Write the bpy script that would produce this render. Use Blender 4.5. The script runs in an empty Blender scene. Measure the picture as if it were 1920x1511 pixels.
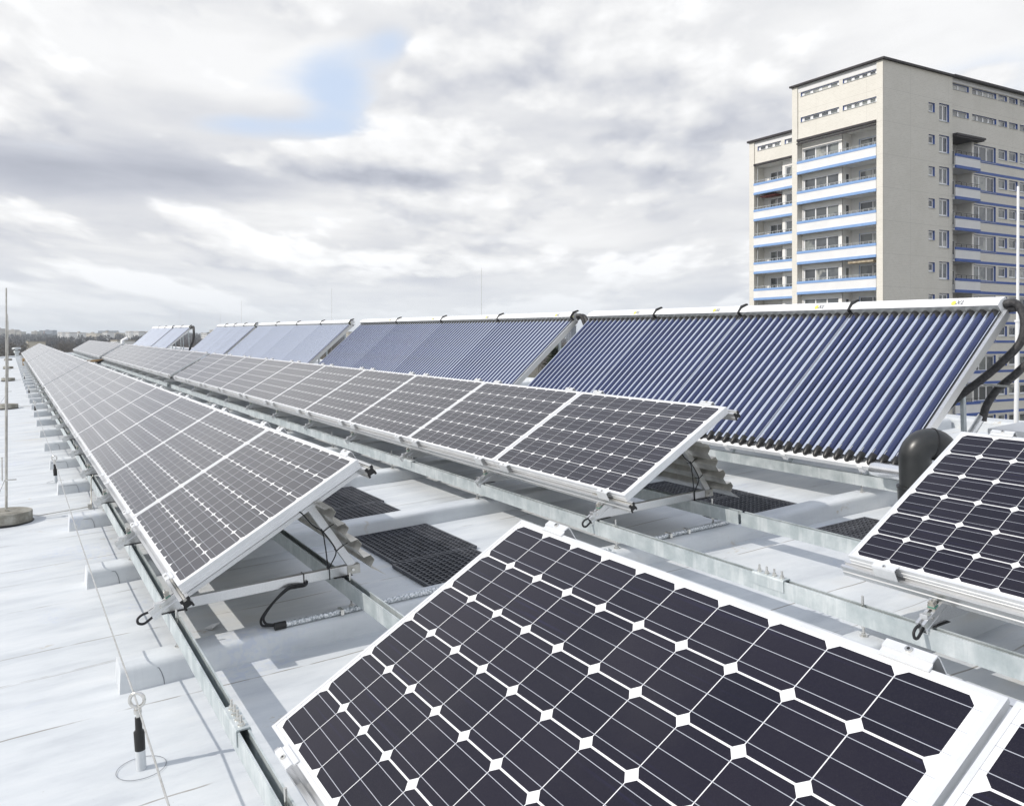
import bpy, bmesh, math, random
from mathutils import Vector, Matrix
R = math.radians
random.seed(7)
sc = bpy.context.scene
col = sc.collection

# ------------------------------------------------------------------ camera
YAW, PIT, ROL = R(59.629), R(-2.228), R(-2.713)
cam_d = bpy.data.cameras.new('camera'); cam = bpy.data.objects.new('camera', cam_d); col.objects.link(cam)
cam_d.sensor_width = 36.0; cam_d.lens = 36.0 * 1610.56 / 1920.0
cam_d.shift_x = 0.0; cam_d.shift_y = -(755.5 - 640.0) / 1920.0
cam_d.clip_start = 0.05; cam_d.clip_end = 20000
cam.rotation_euler = (R(90), 0, YAW)
sc.camera = cam

# the flat roof falls slightly to one side: its frame against the level world
fwr = Vector((-math.sin(YAW) * math.cos(PIT), math.cos(YAW) * math.cos(PIT), math.sin(PIT)))
rtr = Vector((math.cos(YAW), math.sin(YAW), 0)); upr = rtr.cross(fwr)
r2 = rtr * math.cos(ROL) + upr * math.sin(ROL); u2 = upr * math.cos(ROL) - rtr * math.sin(ROL)
RW = Vector((math.cos(YAW), math.sin(YAW), 0)); FW = Vector((-math.sin(YAW), math.cos(YAW), 0)); UW = Vector((0, 0, 1))
A = Matrix((RW, FW, UW)).transposed(); B = Matrix((r2, fwr, u2)).transposed()
ROOF = (A @ B.transposed()).to_4x4()          # roof frame -> world (camera at the origin)

# ------------------------------------------------------------------ sun, sky, exposure
sun_dir = (ROOF.to_3x3() @ Vector((0.20, 1.12, -1.0))).normalized()
sl = bpy.data.lights.new('sun', 'SUN'); so = bpy.data.objects.new('sun', sl); col.objects.link(so)
sl.energy = 2.85; sl.angle = R(0.5); sl.color = (1.0, 0.945, 0.87)
so.rotation_euler = sun_dir.to_track_quat('-Z', 'Y').to_euler(); so.location = (0, 0, 60)
sc.view_settings.view_transform = 'Standard'; sc.view_settings.look = 'None'
sc.view_settings.exposure = 0.17; sc.view_settings.gamma = 1.0; sc.view_settings.use_curve_mapping = False
sc.cycles.max_bounces = 8; sc.cycles.diffuse_bounces = 3; sc.cycles.glossy_bounces = 4
sc.cycles.transparent_max_bounces = 8; sc.cycles.volume_bounces = 0
sc.cycles.use_denoising = True

class NT:
    """small wrapper for writing node trees"""
    def __init__(s, tree): s.t = tree; s.n = tree.nodes; s.l = tree.links
    def new(s, typ, **kw):
        n = s.n.new(typ)
        for k, v in kw.items():
            if k.startswith('i_'):
                n.inputs[k[2:].replace('_', ' ')].default_value = v
            else: setattr(n, k, v)
        return n
    def link(s, a, b): s.l.new(a, b)
    def put(s, sock, v):
        if hasattr(v, 'is_output') or hasattr(v, 'links'): s.l.new(v, sock)
        else: sock.default_value = v
    def m(s, op, a, b=None, c=None, clamp=False):
        n = s.n.new('ShaderNodeMath'); n.operation = op; n.use_clamp = clamp
        s.put(n.inputs[0], a)
        if b is not None: s.put(n.inputs[1], b)
        if c is not None: s.put(n.inputs[2], c)
        return n.outputs[0]
    def mix(s, f, a, b, mode='MIX'):
        n = s.n.new('ShaderNodeMix'); n.data_type = 'RGBA'; n.blend_type = mode
        s.put(n.inputs[0], f); s.put(n.inputs[6], a); s.put(n.inputs[7], b)
        return n.outputs[2]
    def noise(s, vec, scale, detail=4, rough=0.5, dist=0.0, out=0):
        n = s.n.new('ShaderNodeTexNoise'); n.inputs['Scale'].default_value = scale
        n.inputs['Detail'].default_value = detail; n.inputs['Roughness'].default_value = rough
        n.inputs['Distortion'].default_value = dist
        if vec is not None: s.l.new(vec, n.inputs['Vector'])
        return n.outputs[out]
    def ramp(s, f, stops):
        n = s.n.new('ShaderNodeValToRGB'); e = n.color_ramp.elements
        while len(e) < len(stops): e.new(0.5)
        for i, (p, c) in enumerate(stops):
            e[i].position = p; e[i].color = c if len(c) == 4 else (*c, 1)
        s.put(n.inputs[0], f); return n.outputs[0]
    def smooth(s, x, a, b):
        n = s.n.new('ShaderNodeMapRange'); n.interpolation_type = 'SMOOTHSTEP'
        s.put(n.inputs[0], x); n.inputs[1].default_value = a; n.inputs[2].default_value = b
        n.inputs[3].default_value = 0; n.inputs[4].default_value = 1
        return n.outputs[0]

w = bpy.data.worlds.new('World'); sc.world = w; w.use_nodes = True
nt = NT(w.node_tree); nt.n.clear()
sky = nt.new('ShaderNodeTexSky'); sky.sky_type = 'NISHITA'; sky.sun_disc = False
el = math.asin(-sun_dir.z); az = math.atan2(-sun_dir.x, -sun_dir.y)
sky.sun_elevation = el; sky.sun_rotation = az; sky.air_density = 1.0; sky.dust_density = 1.5; sky.altitude = 60
tc = nt.new('ShaderNodeTexCoord')
# sky directions: azimuth measured from the view heading, elevation above the level horizon
rot = nt.new('ShaderNodeMapping'); rot.vector_type = 'POINT'
rot.inputs['Rotation'].default_value = (0, 0, -YAW)
nt.link(tc.outputs['Generated'], rot.inputs['Vector'])
sep = nt.new('ShaderNodeSeparateXYZ'); nt.link(rot.outputs[0], sep.inputs[0])
azi = nt.m('ARCTAN2', sep.outputs[0], sep.outputs[1])
hor = nt.m('SQRT', nt.m('ADD', nt.m('MULTIPLY', sep.outputs[0], sep.outputs[0]), nt.m('MULTIPLY', sep.outputs[1], sep.outputs[1])))
ele = nt.m('ARCTAN2', sep.outputs[2], hor)
elc = nt.m('MAXIMUM', ele, 0.0)
def PX(x, y): return math.atan((x - 960) / 1610.), math.atan((640 - y) / 1610. * math.cos(math.atan((x - 960) / 1610.)))
def blobs(a, e, lst, base):
    d = base
    for (x, y, rx, ry, wt) in lst:
        a0, e0 = PX(x, y)
        dx = nt.m('DIVIDE', nt.m('SUBTRACT', a, a0), rx / 1610.); dy = nt.m('DIVIDE', nt.m('SUBTRACT', e, e0), ry / 1610.)
        g = nt.m('EXPONENT', nt.m('MULTIPLY', nt.m('ADD', nt.m('MULTIPLY', dx, dx), nt.m('MULTIPLY', dy, dy)), -1.0))
        d = nt.m('ADD', d, nt.m('MULTIPLY', g, wt))
    return d
FRONT = [(930, 120, 220, 85, .22), (790, 215, 120, 50, .16), (700, 190, 60, 30, .10), (500, 298, 200, 36, .20), (380, 300, 70, 26, .12), (1150, 130, 220, 70, .10), (1050, 290, 260, 40, .06), (800, 130, 60, 40, .10),
         (640, 140, 70, 62, -.55), (715, 70, 60, 38, -.42), (560, 235, 150, 24, -.30), (420, 225, 120, 26, -.26), (170, 320, 260, 70, -.20), (200, 130, 330, 60, -.10), (1450, 90, 240, 100, -.10), (1300, 240, 200, 50, -.08),
         (1830, 150, 60, 28, .22), (1200, 395, 220, 30, .12), (430, 430, 240, 26, .10), (1000, 480, 420, 20, .04), (80, 245, 70, 18, .14)]
def noise2(vec, scale, detail=4, rough=0.5, dist=0.0, out=0):
    n = nt.new('ShaderNodeTexNoise'); n.noise_dimensions = '2D'; n.inputs['Scale'].default_value = scale; n.inputs['Detail'].default_value = detail
    n.inputs['Roughness'].default_value = rough; n.inputs['Distortion'].default_value = dist; nt.link(vec, n.inputs['Vector']); return n.outputs[out]
def front(de, da):
    e = nt.m('ADD', elc, de); a = nt.m('ADD', azi, da)
    sq = nt.m('DIVIDE', 1.0, nt.m('ADD', e, 0.085))            # the cloud deck shrinks towards the horizon
    cx = nt.m('MULTIPLY', a, nt.m('ADD', nt.m('MULTIPLY', sq, 0.50), 1.6))
    cy = nt.m('MULTIPLY', nt.m('LOGARITHM', nt.m('ADD', e, 0.055), 2.71828), 1.75)
    cb = nt.new('ShaderNodeCombineXYZ'); nt.link(cx, cb.inputs[0]); nt.link(cy, cb.inputs[1]); cb.inputs[2].default_value = 8.3
    n1 = noise2(cb.outputs[0], 1.25, 9, .50)
    vb = nt.new('ShaderNodeTexVoronoi'); vb.voronoi_dimensions = '2D'; vb.feature = 'SMOOTH_F1'; vb.inputs['Scale'].default_value = 4.6; vb.inputs['Smoothness'].default_value = .55; vb.inputs['Detail'].default_value = 1.0; vb.inputs['Roughness'].default_value = .55
    wv = nt.new('ShaderNodeVectorMath', operation='ADD'); s_ = nt.new('ShaderNodeVectorMath', operation='SCALE'); s_.inputs['Scale'].default_value = .16
    nt.link(noise2(cb.outputs[0], 7.0, 3, .6, 0, 1), s_.inputs[0]); nt.link(cb.outputs[0], wv.inputs[0]); nt.link(s_.outputs[0], wv.inputs[1]); nt.link(wv.outputs[0], vb.inputs['Vector'])
    puff = nt.m('MULTIPLY', nt.m('SUBTRACT', 0.5, vb.outputs['Distance']), 0.13)
    return nt.m('ADD', nt.m('ADD', n1, puff), 0.05), n1, cb
f0, n1, cb0 = front(0.0, 0.0)
f1, _, _ = front(0.026, -0.010)
lit = nt.m('SUBTRACT', f0, f1); f0 = blobs(azi, elc, FRONT, f0)
cov = nt.smooth(f0, 0.45, 0.60)
deep = nt.smooth(f0, 0.56, 0.80)
fl = nt.m('ADD', nt.m('ADD', 0.865, nt.m('MULTIPLY', lit, 1.0)), nt.m('MULTIPLY', deep, -0.02))
BELLY = [(1150, 245, 330, 42, -0.15), (980, 330, 420, 22, -0.09), (640, 338, 260, 18, -0.10), (1500, 215, 200, 50, -0.03), (840, 110, 120, 50, 0.08), (470, 285, 120, 22, 0.06), (60, 330, 300, 60, -0.12)]
fl = blobs(azi, elc, BELLY, fl)
fl = nt.m('MINIMUM', nt.m('MAXIMUM', fl, 0.56), 1.02)
# soft high layer behind
mp0 = nt.new('ShaderNodeMapping'); mp0.inputs['Scale'].default_value = (.8, 1.5, 1); mp0.inputs['Location'].default_value = (3.1, 1.7, 0); nt.link(cb0.outputs[0], mp0.inputs[0])
bn = noise2(mp0.outputs[0], 1.3, 7, .52, .2)
BACK = [(200, 60, 330, 80, .10), (80, 325, 300, 62, -.20), (300, 210, 260, 30, -.05), (1450, 60, 300, 90, .05), (1150, 230, 300, 40, -.10)]
bl = blobs(azi, elc, BACK, nt.m('ADD', 0.60, nt.m('MULTIPLY', bn, 0.48)))
bl = nt.m('MINIMUM', nt.m('MAXIMUM', bl, 0.56), 0.93)
GAP = [(640, 165, 80, 70, .95), (735, 80, 60, 40, .85), (560, 240, 160, 26, .60), (440, 240, 110, 28, .42), (870, 60, 40, 12, .6), (1860, 190, 130, 60, .40), (90, 275, 140, 22, .35), (1290, 275, 90, 26, .35), (1380, 430, 40, 60, .3), (730, 350, 60, 14, .3)]
gp = blobs(azi, elc, GAP, 0.0)
gp = nt.smooth(nt.m('ADD', gp, nt.m('MULTIPLY', nt.m('SUBTRACT', bn, .5), 1.5)), .28, 1.0)
SK = 0.10
def shade_col(l): return nt.mix(nt.smooth(l, 0.56, 0.92), (0.86, 0.905, 1.04, 1), (0.985, 0.99, 1.0, 1))
def radiance(l):
    v = nt.new('ShaderNodeVectorMath', operation='SCALE'); nt.link(shade_col(l), v.inputs[0]); nt.link(nt.m('MULTIPLY', nt.m('POWER', l, 1.25), 0.95 / SK), v.inputs['Scale']); return v.outputs[0]
blue = nt.mix(0.85, sky.outputs[0], (6.2, 7.25, 9.0, 1))
back = nt.mix(gp, radiance(bl), blue)
out1 = nt.mix(cov, back, radiance(fl))
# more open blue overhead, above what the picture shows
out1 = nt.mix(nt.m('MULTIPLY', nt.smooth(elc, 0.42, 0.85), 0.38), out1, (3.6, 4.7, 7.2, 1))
hz = nt.m('SUBTRACT', 1.0, nt.smooth(elc, 0.0, 0.12))
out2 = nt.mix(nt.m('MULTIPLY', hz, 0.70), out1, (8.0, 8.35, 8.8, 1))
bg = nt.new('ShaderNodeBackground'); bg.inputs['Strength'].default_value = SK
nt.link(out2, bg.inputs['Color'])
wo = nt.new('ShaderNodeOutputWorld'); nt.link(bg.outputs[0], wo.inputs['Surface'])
sc.world.cycles.sampling_method = 'MANUAL'; sc.world.cycles.sample_map_resolution = 512

# ------------------------------------------------------------------ materials
MATS = {}
def mat(name, base=(.5, .5, .5), rough=.5, metal=0., spec=.5, fn=None, **kw):
    m = bpy.data.materials.new(name); m.use_nodes = True
    t = NT(m.node_tree); p = t.n['Principled BSDF']
    p.inputs['Base Color'].default_value = (*base, 1); p.inputs['Roughness'].default_value = rough
    p.inputs['Metallic'].default_value = metal; p.inputs['Specular IOR Level'].default_value = spec
    for k, v in kw.items(): p.inputs[k].default_value = v
    if fn: fn(t, p)
    MATS[name] = m; return m
def obc(t): return t.new('ShaderNodeTexCoord').outputs['Object']
def bump(t, p, h, strength=.3, dist=.02):
    b = t.new('ShaderNodeBump'); b.inputs['Strength'].default_value = strength; b.inputs['Distance'].default_value = dist
    t.put(b.inputs['Height'], h); t.link(b.outputs[0], p.inputs['Normal'])
def varied(c1, c2, scale, detail=5, rough=.6, lo=.35, hi=.65, bs=0., stretch=None):
    def fn(t, p):
        v = obc(t)
        if stretch:
            mp = t.new('ShaderNodeMapping'); mp.inputs['Scale'].default_value = stretch; t.link(v, mp.inputs[0]); v = mp.outputs[0]
        n = t.noise(v, scale, detail, rough)
        t.link(t.ramp(n, [(lo, c1), (hi, c2)]), p.inputs['Base Color'])
        if bs: bump(t, p, n, bs, .01)
    return fn
def membrane_fn(seams=True):
    def fn(t, p):
        v = obc(t); s = t.new('ShaderNodeSeparateXYZ'); t.link(v, s.inputs[0])
        x, y = s.outputs[0], s.outputs[1]
        mp = t.new('ShaderNodeMapping'); mp.inputs['Scale'].default_value = (1.0, 0.28, 1.0); t.link(v, mp.inputs[0])
        n1 = t.noise(v, 0.9, 5, .6); n2 = t.noise(mp.outputs[0], 5.0, 6, .62); n3 = t.noise(v, 26, 4, .6)
        base = t.ramp(n2, [(.25, (.46, .49, .525)), (.5, (.60, .63, .655)), (.75, (.70, .72, .735))])
        # dried puddles and dirt
        dirt = t.m('MULTIPLY', t.smooth(n1, .52, .72), t.smooth(n2, .42, .66))
        base = t.mix(t.m('MULTIPLY', dirt, .60), base, (.50, .47, .40, 1))
        wr = t.new('ShaderNodeMapping'); wr.inputs['Scale'].default_value = (7.0, .9, 1); wr.inputs['Rotation'].default_value = (0, 0, .12); t.link(v, wr.inputs[0])
        n4 = t.noise(wr.outputs[0], 1.6, 4, .55, .6)
        base = t.mix(t.m('MULTIPLY', t.smooth(n4, .58, .70), .14), base, (.50, .53, .565, 1))
        blue = t.m('MULTIPLY', t.smooth(t.noise(v, 1.7, 3, .5), .60, .70), t.smooth(n3, .45, .60)); base = t.mix(t.m('MULTIPLY', blue, .18), base, (.30, .40, .68, 1))
        rust = t.m('MULTIPLY', t.smooth(t.noise(v, 3.1, 3, .5), .66, .72), t.smooth(n3, .5, .6))
        base = t.mix(t.m('MULTIPLY', rust, .45), base, (.40, .31, .17, 1))
        hgt = t.m('ADD', t.m('ADD', t.m('MULTIPLY', n2, 1.0), t.m('MULTIPLY', n1, .9)), t.m('MULTIPLY', n4, .8))
        if seams:
            # welded overlaps between the membrane sheets: thin, slightly wandering dark lines across the roof
            wob = t.m('MULTIPLY', t.m('SUBTRACT', t.noise(v, 1.3, 3, .5), .5), .09)
            for per, off, wd, st in [(1.79, .42, .0048, .80), (1.79, 1.02, .0034, .55), (1.79, 1.40, .0046, .80), (4.1, .2, .004, .5)]:
                q = t.m('MODULO', t.m('ADD', t.m('ADD', t.m('ADD', x, wob), 400.0), off), per)
                ln = t.m('LESS_THAN', t.m('ABSOLUTE', t.m('SUBTRACT', q, per / 2)), wd)
                brk = t.smooth(t.noise(v, 2.3 + per, 3, .6), .38, .56)
                base = t.mix(t.m('MULTIPLY', t.m('MULTIPLY', ln, brk), st), base, (.22, .20, .17, 1))
                stp = t.smooth(q, per / 2 - .004, per / 2 + .004)
                hgt = t.m('ADD', hgt, t.m('MULTIPLY', stp, .10))
            spk = t.m('GREATER_THAN', t.noise(v, 60, 1, .5), .80)
            base = t.mix(t.m('MULTIPLY', spk, .35), base, (.2, .18, .15, 1))
        else:
            z = s.outputs[2]
            dr = t.new('ShaderNodeMapping'); dr.inputs['Scale'].default_value = (12, 22, 1.2); t.link(v, dr.inputs[0])
            base = t.mix(t.m('MULTIPLY', t.smooth(t.noise(dr.outputs[0], 2.0, 4, .6), .5, .75), .20), base, (.50, .52, .54, 1))
        t.link(base, p.inputs['Base Color'])
        bump(t, p, hgt, .42 if seams else .2, .016)
    return fn
mat('membrane', rough=.55, spec=.35, fn=membrane_fn(True))
mat('curb_membrane', rough=.5, spec=.35, fn=membrane_fn(False))
def galv(t, p):
    v = obc(t); vo = t.new('ShaderNodeTexVoronoi'); vo.inputs['Scale'].default_value = 90; t.link(v, vo.inputs['Vector'])
    mp = t.new('ShaderNodeMapping'); mp.inputs['Scale'].default_value = (9, 9, 1.2); t.link(v, mp.inputs[0])
    n = t.noise(v, 7, 5, .65); n2 = t.noise(mp.outputs[0], 3, 5, .6)
    c = t.ramp(n, [(.3, (.42, .48, .49)), (.5, (.56, .61, .62)), (.7, (.70, .74, .75))])
    c = t.mix(t.m('MULTIPLY', vo.outputs['Color'], .12), c, (.42, .47, .49, 1))
    c = t.mix(t.m('MULTIPLY', t.smooth(n2, .5, .7), .35), c, (.84, .86, .86, 1))
    t.link(c, p.inputs['Base Color'])
    t.link(t.ramp(n, [(.3, (.42,) * 3), (.7, (.6,) * 3)]), p.inputs['Roughness'])
mat('galvanised', rough=.5, metal=.5, fn=galv)
def speck(t, p):
    v = obc(t); n = t.noise(v, 85, 3, .7)
    t.link(t.ramp(n, [(.38, (.25, .28, .30)), (.5, (.55, .58, .60)), (.62, (.86, .88, .89))]), p.inputs['Base Color'])
mat('speckled_zinc', rough=.4, metal=.5, fn=speck)
mat('galvanised_shaded', rough=.7, metal=.2, fn=varied((.10, .12, .14), (.26, .28, .30), 20))  # darker zinc: the shade inside the channel is put into the colour
mat('aluminium', rough=.30, metal=.85, fn=varied((.66, .665, .67), (.78, .785, .79), 14, stretch=(.4, 14, 14)))
mat('frame_alu', rough=.38, metal=.45, fn=varied((.74, .755, .77), (.82, .83, .84), 10))
mat('raw_alu', rough=.36, metal=.75, fn=varied((.44, .425, .39), (.66, .645, .60), 9, bs=.04))
mat('steel', rough=.22, metal=.95, fn=varied((.62, .61, .58), (.78, .77, .74), 30))
mat('black_plastic', (.012, .012, .013), .4)
mat('black_rubber', rough=.62, fn=varied((.012, .012, .014), (.03, .031, .035), 24, bs=.12))
mat('hose', rough=.55, fn=varied((.020, .020, .022), (.060, .058, .060), 40, bs=.35))
mat('dark_grey_pipe', rough=.34, fn=varied((.018, .020, .021), (.035, .037, .038), 5))
mat('mat_rubber', rough=.5, fn=varied((.040, .043, .052), (.085, .090, .105), 12))
mat('green_clip', (.05, .24, .19), .5)
mat('white_paint', rough=.4, fn=varied((.80, .81, .82), (.87, .875, .88), 6))
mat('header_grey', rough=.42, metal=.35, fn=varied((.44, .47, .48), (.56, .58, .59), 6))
mat('yellow_mark', (.78, .72, .12), .5); mat('grey_mark', (.16, .17, .19), .5)
mat('mirror', rough=.16, metal=1.0, base=(.92, .94, .97))
mat('jacket', rough=.22, metal=.9, fn=varied((.80, .81, .82), (.90, .90, .91), 12, bs=.08))
def tube_fn(t, p):
    p.inputs['Coat Weight'].default_value = 1.0; p.inputs['Coat Roughness'].default_value = .03; p.inputs['Coat IOR'].default_value = 1.5
    v = obc(t); n = t.noise(v, 3, 3, .5)
    t.link(t.ramp(n, [(.3, (.008, .015, .068)), (.7, (.015, .028, .112))]), p.inputs['Base Color'])
mat('tube_glass', rough=.16, metal=.0, fn=tube_fn)
def conc(t, p):
    v = obc(t); n = t.noise(v, 9, 7, .7); n2 = t.noise(v, 40, 3, .6)
    s = t.new('ShaderNodeSeparateXYZ'); t.link(v, s.inputs[0])
    c = t.ramp(n, [(.3, (.15, .14, .12)), (.5, (.26, .25, .215)), (.72, (.44, .43, .39))])
    t.link(c, p.inputs['Base Color']); bump(t, p, t.m('ADD', n, n2), .5, .01)
mat('concrete', rough=.9, fn=conc)
mat('wood', rough=.8, fn=varied((.30, .19, .09), (.46, .31, .16), 8, stretch=(1, 14, 14)))

def cells_fn(chamfer, rowgap, sheen, ior, busw=.0155):
    """glass laminate: 10 x 6 pseudo-square cells with three busbars on a white back sheet (object space of the panel)"""
    def fn(t, p):
        v = obc(t); s = t.new('ShaderNodeSeparateXYZ'); t.link(v, s.inputs[0])
        P = .1585
        gx = t.m('DIVIDE', t.m('SUBTRACT', s.outputs[0], .825 - 5 * P + OFFX), P)
        gy = t.m('DIVIDE', t.m('SUBTRACT', s.outputs[1], .495 - 3 * P), P)
        inx = t.m('MULTIPLY', t.m('GREATER_THAN', gx, 0.0), t.m('LESS_THAN', gx, 10.0))
        iny = t.m('MULTIPLY', t.m('GREATER_THAN', gy, 0.0), t.m('LESS_THAN', gy, 6.0))
        inn = t.m('MULTIPLY', inx, iny)
        fx = t.m('ABSOLUTE', t.m('SUBTRACT', t.m('FRACT', gx), .5)); fy = t.m('ABSOLUTE', t.m('SUBTRACT', t.m('FRACT', gy), .5))
        h = .4925
        sq = t.m('MULTIPLY', t.m('LESS_THAN', fx, h), t.m('LESS_THAN', fy, h - rowgap))
        ch = t.m('LESS_THAN', t.m('ADD', fx, fy), 2 * h - chamfer)
        cell = t.m('MULTIPLY', t.m('MULTIPLY', sq, ch), inn)
        # busbars run along the rows
        b = t.m('ABSOLUTE', t.m('SUBTRACT', t.m('FRACT', t.m('MULTIPLY', t.m('FRACT', gy), 3.0)), .5))
        bus = t.m('LESS_THAN', b, busw)
        ext = t.m('MULTIPLY', t.m('MULTIPLY', t.m('GREATER_THAN', gx, -.11), t.m('LESS_THAN', gx, 10.11)), iny)
        bus = t.m('MULTIPLY', bus, ext)
        # collecting ribbons at both ends
        rb = t.m('ADD', t.m('MULTIPLY', t.m('GREATER_THAN', gx, 10.085), t.m('LESS_THAN', gx, 10.115)),
                 t.m('MULTIPLY', t.m('GREATER_THAN', gx, -.115), t.m('LESS_THAN', gx, -.085)))
        pair = t.m('ABSOLUTE', t.m('SUBTRACT', t.m('FRACT', t.m('MULTIPLY', gy, .5)), .5))
        rb = t.m('MULTIPLY', t.m('MULTIPLY', rb, iny), t.m('LESS_THAN', pair, .44), clamp=True)
        # slight tone change from cell to cell, faint bands and sparkle
        cid = t.new('ShaderNodeCombineXYZ'); t.link(t.m('FLOOR', gx), cid.inputs[0]); t.link(t.m('FLOOR', gy), cid.inputs[1])
        oi = t.new('ShaderNodeObjectInfo'); t.link(oi.outputs['Random'], cid.inputs[2])
        wn = t.new('ShaderNodeTexWhiteNoise'); wn.noise_dimensions = '3D'; t.link(cid.outputs[0], wn.inputs[0])
        cc = t.mix(wn.outputs[0], (.0065, .0060, .0150, 1), (.013, .0110, .0215, 1))
        mp = t.new('ShaderNodeMapping'); mp.inputs['Scale'].default_value = (.6, 26, 1); t.link(v, mp.inputs[0])
        bands = t.smooth(t.noise(mp.outputs[0], 2.4, 2, .5), .60, .78)
        cc = t.mix(t.m('MULTIPLY', bands, .55), cc, (.019, .018, .055, 1))
        sp = t.noise(v, 700, 2, .5)
        cc = t.mix(t.m('MULTIPLY', t.smooth(sp, .45, .7), .35), cc, (.034, .033, .040, 1))
        white = t.mix(t.noise(v, 5, 3, .5), (.76, .77, .78, 1), (.83, .83, .84, 1))
        c = t.mix(cell, white, cc)
        c = t.mix(bus, c, (.40, .42, .47, 1))
        c = t.mix(t.m('MULTIPLY', rb, .8), c, (.55, .58, .64, 1))
        # thin film of dust
        dust = t.noise(v, 2.2, 5, .6)
        c = t.mix(t.m('MULTIPLY', t.smooth(dust, .4, .8), .02), c, (.45, .42, .38, 1))
        t.link(c, p.inputs['Base Color'])
        t.link(t.ramp(t.noise(v, 3.3, 6, .65), [(.3, (.10,) * 3), (.7, (.21,) * 3)]), p.inputs['Coat Roughness'])
        p.inputs['Roughness'].default_value = .32; p.inputs['IOR'].default_value = ior
        p.inputs['Specular IOR Level'].default_value = .5
        p.inputs['Coat Weight'].default_value = 1.0; p.inputs['Coat Roughness'].default_value = .16; p.inputs['Coat IOR'].default_value = ior
        p.inputs['Sheen Weight'].default_value = sheen; p.inputs['Sheen Roughness'].default_value = .13; p.inputs['Sheen Tint'].default_value = (1, .97, .94, 1)
    return fn
OFFX = -.008
mat('solar_cells', fn=cells_fn(.100, .004, .50, 1.25, .013)); mat('solar_cells_dark', fn=cells_fn(.120, .008, .10, 1.20))

# ------------------------------------------------------------------ mesh helpers
class MB:
    def __init__(s): s.v = []; s.f = []; s.mi = []; s.sm = []
    def add(s, vs, fs, mi=0, smooth=False):
        o = len(s.v); s.v += [tuple(v) for v in vs]
        s.f += [tuple(i + o for i in f) for f in fs]; s.mi += [mi] * len(fs); s.sm += [smooth] * len(fs); return s
    def box(s, x0, x1, y0, y1, z0, z1, mi=0, M=None):
        vs = [Vector((x, y, z)) for z in (z0, z1) for y in (y0, y1) for x in (x0, x1)]
        if M: vs = [M @ v for v in vs]
        return s.add(vs, [(0, 2, 3, 1), (4, 5, 7, 6), (0, 1, 5, 4), (1, 3, 7, 5), (3, 2, 6, 7), (2, 0, 4, 6)], mi)
    def prism(s, prof, x0, x1, axis='x', mi=0, closed=True, caps=True, M=None):
        """extrude a 2-D profile along an axis; profile is (y,z) for x, (x,z) for y, (x,y) for z"""
        def P(a, b, t): return {'x': (t, a, b), 'y': (a, t, b), 'z': (a, b, t)}[axis]
        n = len(prof); vs = [Vector(P(a, b, x0)) for a, b in prof] + [Vector(P(a, b, x1)) for a, b in prof]
        if M: vs = [M @ v for v in vs]
        fs = [(i, (i + 1) % n, n + (i + 1) % n, n + i) for i in range(n if closed else n - 1)]
        if closed and caps: fs += [tuple(reversed(range(n))), tuple(range(n, 2 * n))]
        return s.add(vs, fs, mi)
    def tube(s, pts, r, seg=10, mi=0, cap=True, smooth=True, rr=None):
        pts = [Vector(p) for p in pts]; n = len(pts); rings = []
        ref = Vector((0, 0, 1))
        if abs((pts[1] - pts[0]).normalized().dot(ref)) > .9: ref = Vector((1, 0, 0))
        for i, p in enumerate(pts):
            d = (pts[min(i + 1, n - 1)] - pts[max(i - 1, 0)]).normalized()
            a = (ref - d * ref.dot(d)).normalized(); b = d.cross(a); ref = a
            ri = rr[i] if rr else r
            rings.append([p + (a * math.cos(2 * math.pi * k / seg) + b * math.sin(2 * math.pi * k / seg)) * ri for k in range(seg)])
        vs = [v for rg in rings for v in rg]
        fs = [(i * seg + k, i * seg + (k + 1) % seg, (i + 1) * seg + (k + 1) % seg, (i + 1) * seg + k) for i in range(n - 1) for k in range(seg)]
        s.add(vs, fs, mi, smooth)
        if cap: s.add(rings[0], [tuple(reversed(range(seg)))], mi); s.add(rings[-1], [tuple(range(seg))], mi)
        return s
    def cyl(s, p0, p1, r, r1=None, seg=12, mi=0, smooth=True): return s.tube([p0, p1], r, seg, mi, True, smooth, [r, r if r1 is None else r1])
    def mesh(s, name, mats):
        me = bpy.data.meshes.new(name); me.from_pydata(s.v, [], s.f)
        for m in mats: me.materials.append(MATS[m] if isinstance(m, str) else m)
        me.polygons.foreach_set('material_index', s.mi); me.polygons.foreach_set('use_smooth', s.sm)
        bm = bmesh.new(); bm.from_mesh(me); bmesh.ops.recalc_face_normals(bm, faces=bm.faces); bm.to_mesh(me); bm.free()
        me.update(); return me
def bevel(me, w, seg=2):
    bm = bmesh.new(); bm.from_mesh(me)
    es = [e for e in bm.edges if len(e.link_faces) == 2 and e.calc_face_angle(0) > .6]
    bmesh.ops.bevel(bm, geom=es, offset=w, segments=seg, affect='EDGES', profile=.5, clamp_overlap=True); bm.to_mesh(me); bm.free()
    return me
def ob(name, me, parent=None, M=None):
    o = bpy.data.objects.new(name, me); col.objects.link(o)
    if parent: o.parent = parent
    if M is not None:
        if parent: o.matrix_local = M
        else: o.matrix_world = M
    return o
def part(name, mb, mats, parent, M=None, bev=0):
    if isinstance(mats, str): mats = [mats]
    me = mb.mesh(name, mats)
    if bev: bevel(me, bev)
    return ob(name, me, parent, M)
def tag(o, label, cat, group=None, kind=None):
    if kind: o['kind'] = kind
    if label: o['label'] = label
    if cat: o['category'] = cat
    if group: o['group'] = group
    return o
def empty(name, M):
    o = bpy.data.objects.new(name, None); o.empty_display_size = .1; col.objects.link(o); o.matrix_world = M; return o
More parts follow.
